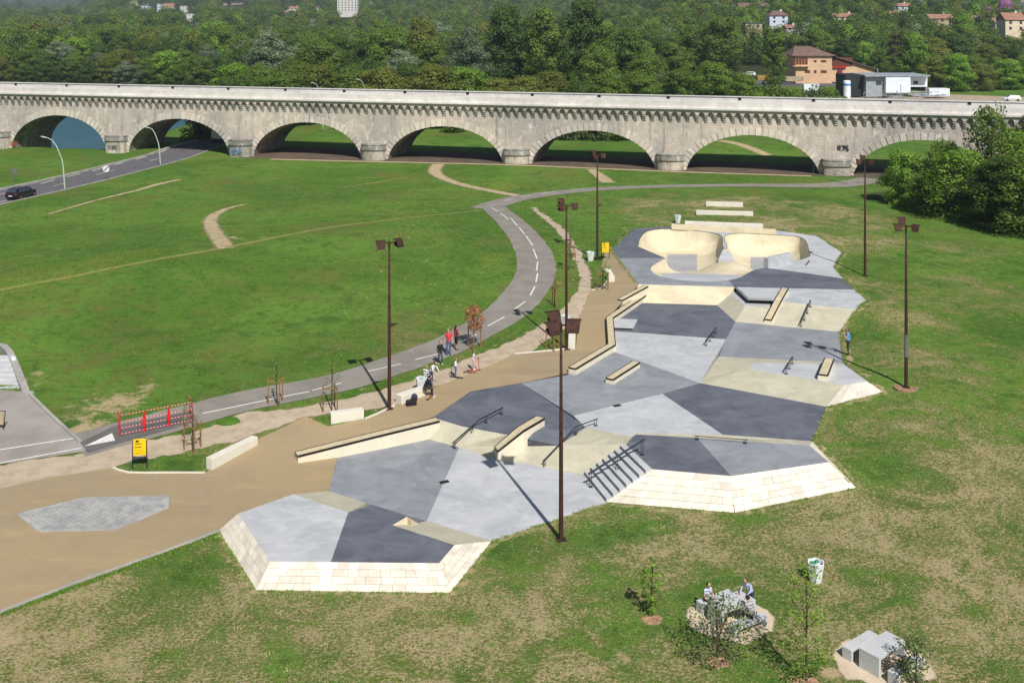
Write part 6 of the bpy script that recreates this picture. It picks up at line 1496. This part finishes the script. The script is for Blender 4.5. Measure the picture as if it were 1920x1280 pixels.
# clump in front of the viaduct, right
for kind, px, py, yt, lab, wd in (('fresh', 1695, 383, 282, 'bright rounded bushy tree in front of the rightmost arch', 1.25), ('loose', 1770, 390, 268, 'dark bushy tree in the middle of the right clump', 1.15), ('loose', 1852, 405, 208, 'tallest tree of the right clump before the viaduct', .85), ('loose', 1905, 410, 250, 'green tree at the right edge of the right clump', 1.2), ('loose', 1930, 440, 290, 'green bush at the right edge above the lawn', 1.6),
                                  ('loose', 1800, 410, 285, 'low dark shrub at the foot of the right clump', 1.9), ('dark', 1880, 428, 300, 'low dark shrub right at the foot of the right clump', 1.9), ('mid', 1735, 400, 325, 'low green shrub at the left foot of the right clump', 1.6), ('olive', 1960, 400, 215, 'tall pale tree cut by the right edge', 1.2)):
    p = G(px, py); tree(kind, p, (py - yt) * p.y / FPX * 1.02, lab, None, wd)
for px, Y_, yt, w_ in ((1275, 245, 128, 1.3), (1345, 240, 122, 1.6), (1395, 235, 140, 1.6), (1425, 240, 166, 1.3), (1452, 238, 165, 1.3), (1528, 236, 168, 1.3), (1552, 238, 169, 1.3), (1480, 236, 170, 1.2)):
    p = at(px, Y_); p.z = gz(p.x, p.y); tree('bush' if yt > 145 else 'mid', p, max(3.0, tz_(px, yt, Y_) - p.z), f'leafy shrub close behind the viaduct, {"left" if px < 1400 else "right"} of the slender tree', 'shrubs close behind the viaduct', w_, 'shrub')
for px, py, yt, lab in ((372, 262, 236, 'dark shrub behind the road arch'), (398, 258, 232, 'second dark shrub behind the road arch'), (1120, 262, 232, 'shrub in the shade seen through the middle arch'), (1170, 262, 236, 'second shrub in the shade seen through the middle arch'), (1072, 262, 238, 'third shrub in the shade seen through the middle arch'), (850, 248, 232, 'shrub seen through the arch left of centre')):
    p = G(px, py); tree('bush', p, (py - yt) * p.y / FPX + 1.5, lab, None, 1.3, 'shrub')

# ---- young staked trees in the park
def young(label, px, py, h, mat, rx=.8, stakes=3, per=60, size=.07, n=22, kind='round', leafb=.35, hedge=1.1):
    p = G(px, py); o = thing('young_tree', label, 'tree', p, random.random() * 6); rng = np.random.default_rng(int(px)); cl = []
    for k in range(n):
        zf = (k + .5) / n; z = h * (leafb + (1 - leafb) * zf); w = rx * math.sin(math.pi * min(1, .12 + .84 * zf)) ** .8; a = rng.uniform(0, 6.3); q = w * rng.uniform(.1, 1) ** .6
        cl.append(((q * math.cos(a), q * math.sin(a), z), rx * rng.uniform(.18, .42), rng.uniform(.1, .9)))
    V_, F_, Sh = leaf_cloud(rng, cl, per / (rx ** 1.2 * .25), size); link('crown', crown_mesh('crown', V_, F_, Sh, mat), o)
    m = MB(); m.tube([(0, 0, -.2), (.03, 0, h * .4), (0, .04, h * .8), (.03, .02, h)], [.045, .035, .02, .008], 6)
    for c, r, _ in cl[::2]: m.tube([(0, 0, c[2] * .72), (c[0] * .6, c[1] * .6, c[2] * .9), c], [.014, .009, .004], 4)
    m.build('trunk', 'bark', o)
    for k in range(stakes):
        a = 2 * math.pi * k / max(stakes, 1) + .3; x, y_ = .5 * math.cos(a), .5 * math.sin(a); m = MB(); m.tube([(x, y_, -.2), (x, y_, 1.5)], .04, 6); m.build('stake', 'wood_stake', o)
        b = 2 * math.pi * (k + 1) / stakes + .3; m = MB(); m.tube([(x, y_, 1.36), (.5 * math.cos(b), .5 * math.sin(b), 1.36)], .03, 5); m.build('crosspiece', 'wood_stake', o)
    return o
young('bare looking staked sapling by the cycle path, left one of two', 519, 758, 3.0, 'leaf_mid', .4, 3, 6, .05, 14, leafb=.5); young('leafy staked sapling by the cycle path, right one of two', 622, 770, 3.1, 'leaf_mid', .55, 3, 16, .05, 16, leafb=.35)
young('staked sapling in the grass wedge by the works barrier', 362, 845, 2.7, 'leaf_olive', .7, 3, 18, .06, 18, leafb=.4); young('staked tree with dry brown leaves by the cycle path', 889, 652, 2.9, 'leaf_brown', .72, 3, 42, .06, 60, leafb=.45)
young('staked sapling beside the bench left of the bowl', 1130, 543, 2.3, 'leaf_fresh', .7, 3, 30, .07, 18, leafb=.15); young('thin reddish sapling by the gravel path, left of the far mast', 1068, 505, 2.9, 'leaf_brown', .6, 2, 30, .07, 18, leafb=.35); young('thin reddish sapling between cycle path and gravel path', 1040, 575, 2.4, 'leaf_brown', .5, 2, 18, .06, 14)
young('staked sapling in the grass wedge behind the near mast', 1037, 655, 2.4, 'leaf_brown', .5, 3, 10, .05, 12, leafb=.5)
young('slim leafy sapling in the foreground grass below the near mast', 1222, 1155, 2.4, 'leaf_fresh', .42, 0, 55, .055, 28, leafb=.06); young('tall leafy sapling in front of the picnic tables', 1512, 1278, 4.2, 'leaf_fresh', .95, 0, 40, .05, 56, leafb=.08)
young('wide grey green shrub in front of the occupied picnic table', 1345, 1235, 2.3, 'leaf_shrub', 1.35, 0, 48, .055, 44, leafb=.1); young('grey green shrub at the bottom edge beside the empty picnic table', 1718, 1290, 1.9, 'leaf_shrub', .8, 0, 85, .055, 26, leafb=.1)
stk = thing('leaning_stake', 'yellowish wooden stake leaning in the grey green shrub', 'stake', G(1340, 1215)); m = MB(); m.tube([(-.1, 0, -.2), (.55, .1, 1.35)], .045, 6); m.build('pole', 'wood_stake', stk)
for px, py, lab in ((1222, 1160, 'reddish soil mound at the foot of the slim sapling'), (1345, 1240, 'reddish soil mound at the foot of the wide shrub'), (1512, 1279, 'reddish soil mound at the foot of the tall sapling')):
    c = G(px, py); o = thing('soil_mound', lab, 'soil', c); m = MB(); m.ball((0, 0, -.06), (.5, .42, .13), 18, 8)
    m.v = [(x + random.uniform(-.05, .05), y_ + random.uniform(-.05, .05), z + random.uniform(-.03, .05)) for x, y_, z in m.v]; m.build('soil', 'soil_mound', o)
mt = thing('grass_mound', 'small grassy mound on the gravel beside the works barrier', 'mound', G(428, 792)); m = MB(); m.ball((0, 0, -.1), (.75, .5, .42), 16, 8); m.v = [(x + random.uniform(-.06, .06), y_ + random.uniform(-.06, .06), z + random.uniform(-.04, .05)) for x, y_, z in m.v]; m.build('earth', 'grass_blade', mt)

# ---- far woods: too many to count, one mass on the hills
rng = np.random.default_rng(77); pts = []
for Y0, Y1, n in ((425, 700, 3700), (700, 1200, 5700), (1200, 2400, 6400), (2400, 4600, 5200)):
    y_ = np.sqrt(rng.uniform(Y0 ** 2, Y1 ** 2, n)); x = rng.uniform(-.66, .66, n) * y_; pts.append(np.column_stack([x, y_]))
pts = np.concatenate(pts); pts = pts[[not blocked(a, b, 5 * (1 if b < 1000 else 2)) for a, b in pts]]
pz = ground(pts)
def far_tree(name, seed, mat):
    rng2 = np.random.default_rng(seed); cl = []
    for k in range(20):
        zf = (k + .5) / 20; w = 4.6 * math.sin(math.pi * min(1, .2 + .75 * zf)) ** .7; a = rng2.uniform(0, 6.3); q = w * rng2.uniform(.3, 1); cl.append(((q * math.cos(a), q * math.sin(a), 1.5 + 11 * zf), rng2.uniform(1.5, 2.5), rng2.uniform(.3, .7)))
    return crown_mesh(name, *leaf_cloud(rng2, cl, 30, .33), mat)
sel = rng.choice(5, len(pts), p=(.4, .34, .14, .08, .04))
mats_ = ('leaf_dark', 'leaf_mid', 'leaf_olive', 'leaf_fresh', 'leaf_silver')
def scatter(name, P3, sc, src_mesh, label, cat, seed):
    src = bpy.data.objects.new(name + '_source', src_mesh)
    me = bpy.data.meshes.new(name); me.from_pydata([tuple(p) for p in P3], [], [])
    a = me.attributes.new('size', 'FLOAT', 'POINT'); a.data.foreach_set('value', np.asarray(sc, np.float32))
    o = link(name, me); tag(o, label, cat, kind='stuff')
    ng = bpy.data.node_groups.new(name, 'GeometryNodeTree'); ng.interface.new_socket('Geometry', in_out='INPUT', socket_type='NodeSocketGeometry'); ng.interface.new_socket('Geometry', in_out='OUTPUT', socket_type='NodeSocketGeometry')
    N = ng.nodes; gi, go = N.new('NodeGroupInput'), N.new('NodeGroupOutput'); ip = N.new('GeometryNodeInstanceOnPoints'); oi = N.new('GeometryNodeObjectInfo'); oi.inputs[0].default_value = src; oi.inputs['As Instance'].default_value = True
    na = N.new('GeometryNodeInputNamedAttribute'); na.data_type = 'FLOAT'; na.inputs['Name'].default_value = 'size'; rv = N.new('FunctionNodeRandomValue'); rv.data_type = 'FLOAT_VECTOR'; rv.inputs[0].default_value = (0, 0, 0); rv.inputs[1].default_value = (0, 0, 6.28); rv.inputs['Seed'].default_value = seed
    for x, y_ in ((gi.outputs[0], ip.inputs['Points']), (oi.outputs['Geometry'], ip.inputs['Instance']), (na.outputs[0], ip.inputs['Scale']), (rv.outputs[0], ip.inputs['Rotation']), (ip.outputs[0], go.inputs[0])): ng.links.new(x, y_)
    md = o.modifiers.new('scatter', 'NODES'); md.node_group = ng; return o
for k, mt_ in enumerate(mats_):
    q = np.where(sel == k)[0]; sc = rng.uniform(.75, 1.25, len(q)) * np.where(pts[q, 1] < 700, 1.0, np.where(pts[q, 1] < 1200, 1.25, np.where(pts[q, 1] < 2400, 1.5, 2.6)))
    scatter('far_wood', np.column_stack([pts[q], pz[q] - .5]), sc, far_tree('far_crown', 50 + k, mt_), ['dark green', 'mid green', 'olive', 'bright green', 'silvery'][k] + ' part of the wooded hills on the skyline', 'wood', k)
# ---- turf blades near the camera
rng = np.random.default_rng(5)
def tuft(seed, n, h, mat):
    r2 = np.random.default_rng(seed); V_, F_ = [], []
    for k in range(n):
        a = r2.uniform(0, 6.3); b = r2.uniform(0, .16); p = np.array([b * math.cos(a * 3), b * math.sin(a * 3), 0]); t_ = np.array([math.cos(a), math.sin(a), 0]); w = np.array([-t_[1], t_[0], 0]) * .012; hh = h * r2.uniform(.5, 1.2)
        V_ += [p - w, p + w, p + t_ * hh * .35 + w * .6 + [0, 0, hh * .7], p + t_ * hh * .8 + [0, 0, hh]]; o = 4 * k; F_.append((o, o + 1, o + 2, o + 3))
    return crown_mesh('tuft', np.array(V_), np.array(F_), r2.uniform(0, 1, n), mat)
cand = np.column_stack([rng.uniform(-75, 75, 170000), rng.uniform(36, 150, 170000)]); cand = cand[rng.random(len(cand)) < 1 - .8 * sstep(60, 140, cand[:, 1])]; cand = cand[np.abs(cand[:, 0]) < .5 * cand[:, 1] + 1]
hard = [op, [tuple(p) for p in plaza_poly], [tuple(P(*p).to_2d()) for p in gr_up] + [tuple(P(*p).to_2d()) for p in gr_dn]]
_, cl_, crr = ribbon([P(*p) for p in cyc], 3.6, 1.5); hard.append([tuple(p) for p in cl_] + [tuple(p) for p in crr[::-1]]); hard.append([tuple(P(*p).to_2d()) for p in [(-250, 700, .6), (44, 738, .55), (150, 828, .4), (150, 847, .38), (-250, 914, .35)]])
_, cl_, crr = ribbon([P(*p) for p in cyc2], 3.4, 1.5); hard.append([tuple(p) for p in cl_] + [tuple(p) for p in crr[::-1]])
_, cl_, crr = ribbon([P(*p) for p in road_pts], 8.6, 2.0); hard.append([tuple(p) for p in cl_] + [tuple(p) for p in crr[::-1]])
for h_ in hard: cand = cand[~inside(cand, h_)]
for nm in ('dirt_trail', 'sand_patch'):
    for o_ in [q for q in bpy.data.objects if q.name.startswith(nm)]:
        vv_ = np.array([(v.co.x, v.co.y) for v in o_.data.vertices]); cand = cand[[((vv_ - c_) ** 2).sum(1).min() > .5 for c_ in cand]] if nm == 'sand_patch' else cand
keep = np.array([noise.noise(Vector((x * .5, y_ * .5, 3))) * .5 + .5 for x, y_ in cand]) > rng.uniform(.25, .8, len(cand)); cand = cand[keep]
ed_ = []
for i in list(range(0, 23)):
    a, b = OUTP[i], OUTP[(i + 1) % len(OUTP)]; L_ = (b - a).to_2d(); n_ = int(L_.length * 22); nn = Vector((L_.y, -L_.x)).normalized()
    for k in range(n_): q = a.to_2d() + L_ * random.random() + nn * random.uniform(-.02, .22); ed_.append((q.x, q.y))
ka, kb = P(0, 1148, .1).to_2d(), P(409, 996, 0).to_2d(); nn = Vector(((kb - ka).y, -(kb - ka).x)).normalized()
for k in range(900): q = ka.lerp(kb, random.random()) + nn * random.uniform(.08, .3); ed_.append((q.x, q.y))
ed_ = np.array(ed_); ed_ = ed_[~inside(ed_, op)]; cand = np.concatenate([cand, ed_])
cz = ground(cand); half = rng.random(len(cand)) < .8
scatter('grass', np.column_stack([cand, cz - .01])[half], rng.uniform(.6, 1.4, half.sum()) * (1 + .5 * sstep(60, 140, cand[half, 1])), tuft(1, 14, .06, 'grass_blade'), 'short green grass of the lawns around the park', 'grass', 1)
foliage('straw', srgb(176, 164, 118), srgb(206, 194, 150), .2)
dryc = cand[~half & (cand[:, 0] > -14)]; scatter('dry_grass', np.column_stack([dryc, ground(dryc) - .01]), rng.uniform(.5, 1.2, len(dryc)), tuft(2, 12, .07, 'straw'), 'dry straw coloured grass tufts in the thin lawn', 'grass', 2)

# ------------------------------------------------------------------ air: far hills fade to blue
hz = MB(); hz.box((0, 3050, 190), (7600, 6400, 400)); ho = hz.build('haze', []); ho['kind'] = 'stuff'
hm_ = bpy.data.materials.new('haze_air'); hm_.use_nodes = True; hn = hm_.node_tree.nodes; hn.remove(hn['Principled BSDF']); pv_ = hn.new('ShaderNodeVolumePrincipled'); pv_.inputs['Color'].default_value = (.72, .84, 1, 1); pv_.inputs["Density"].default_value = 0.00018; pv_.inputs['Anisotropy'].default_value = .2
hm_.node_tree.links.new(pv_.outputs[0], hn['Material Output'].inputs['Volume']); ho.data.materials.append(hm_)
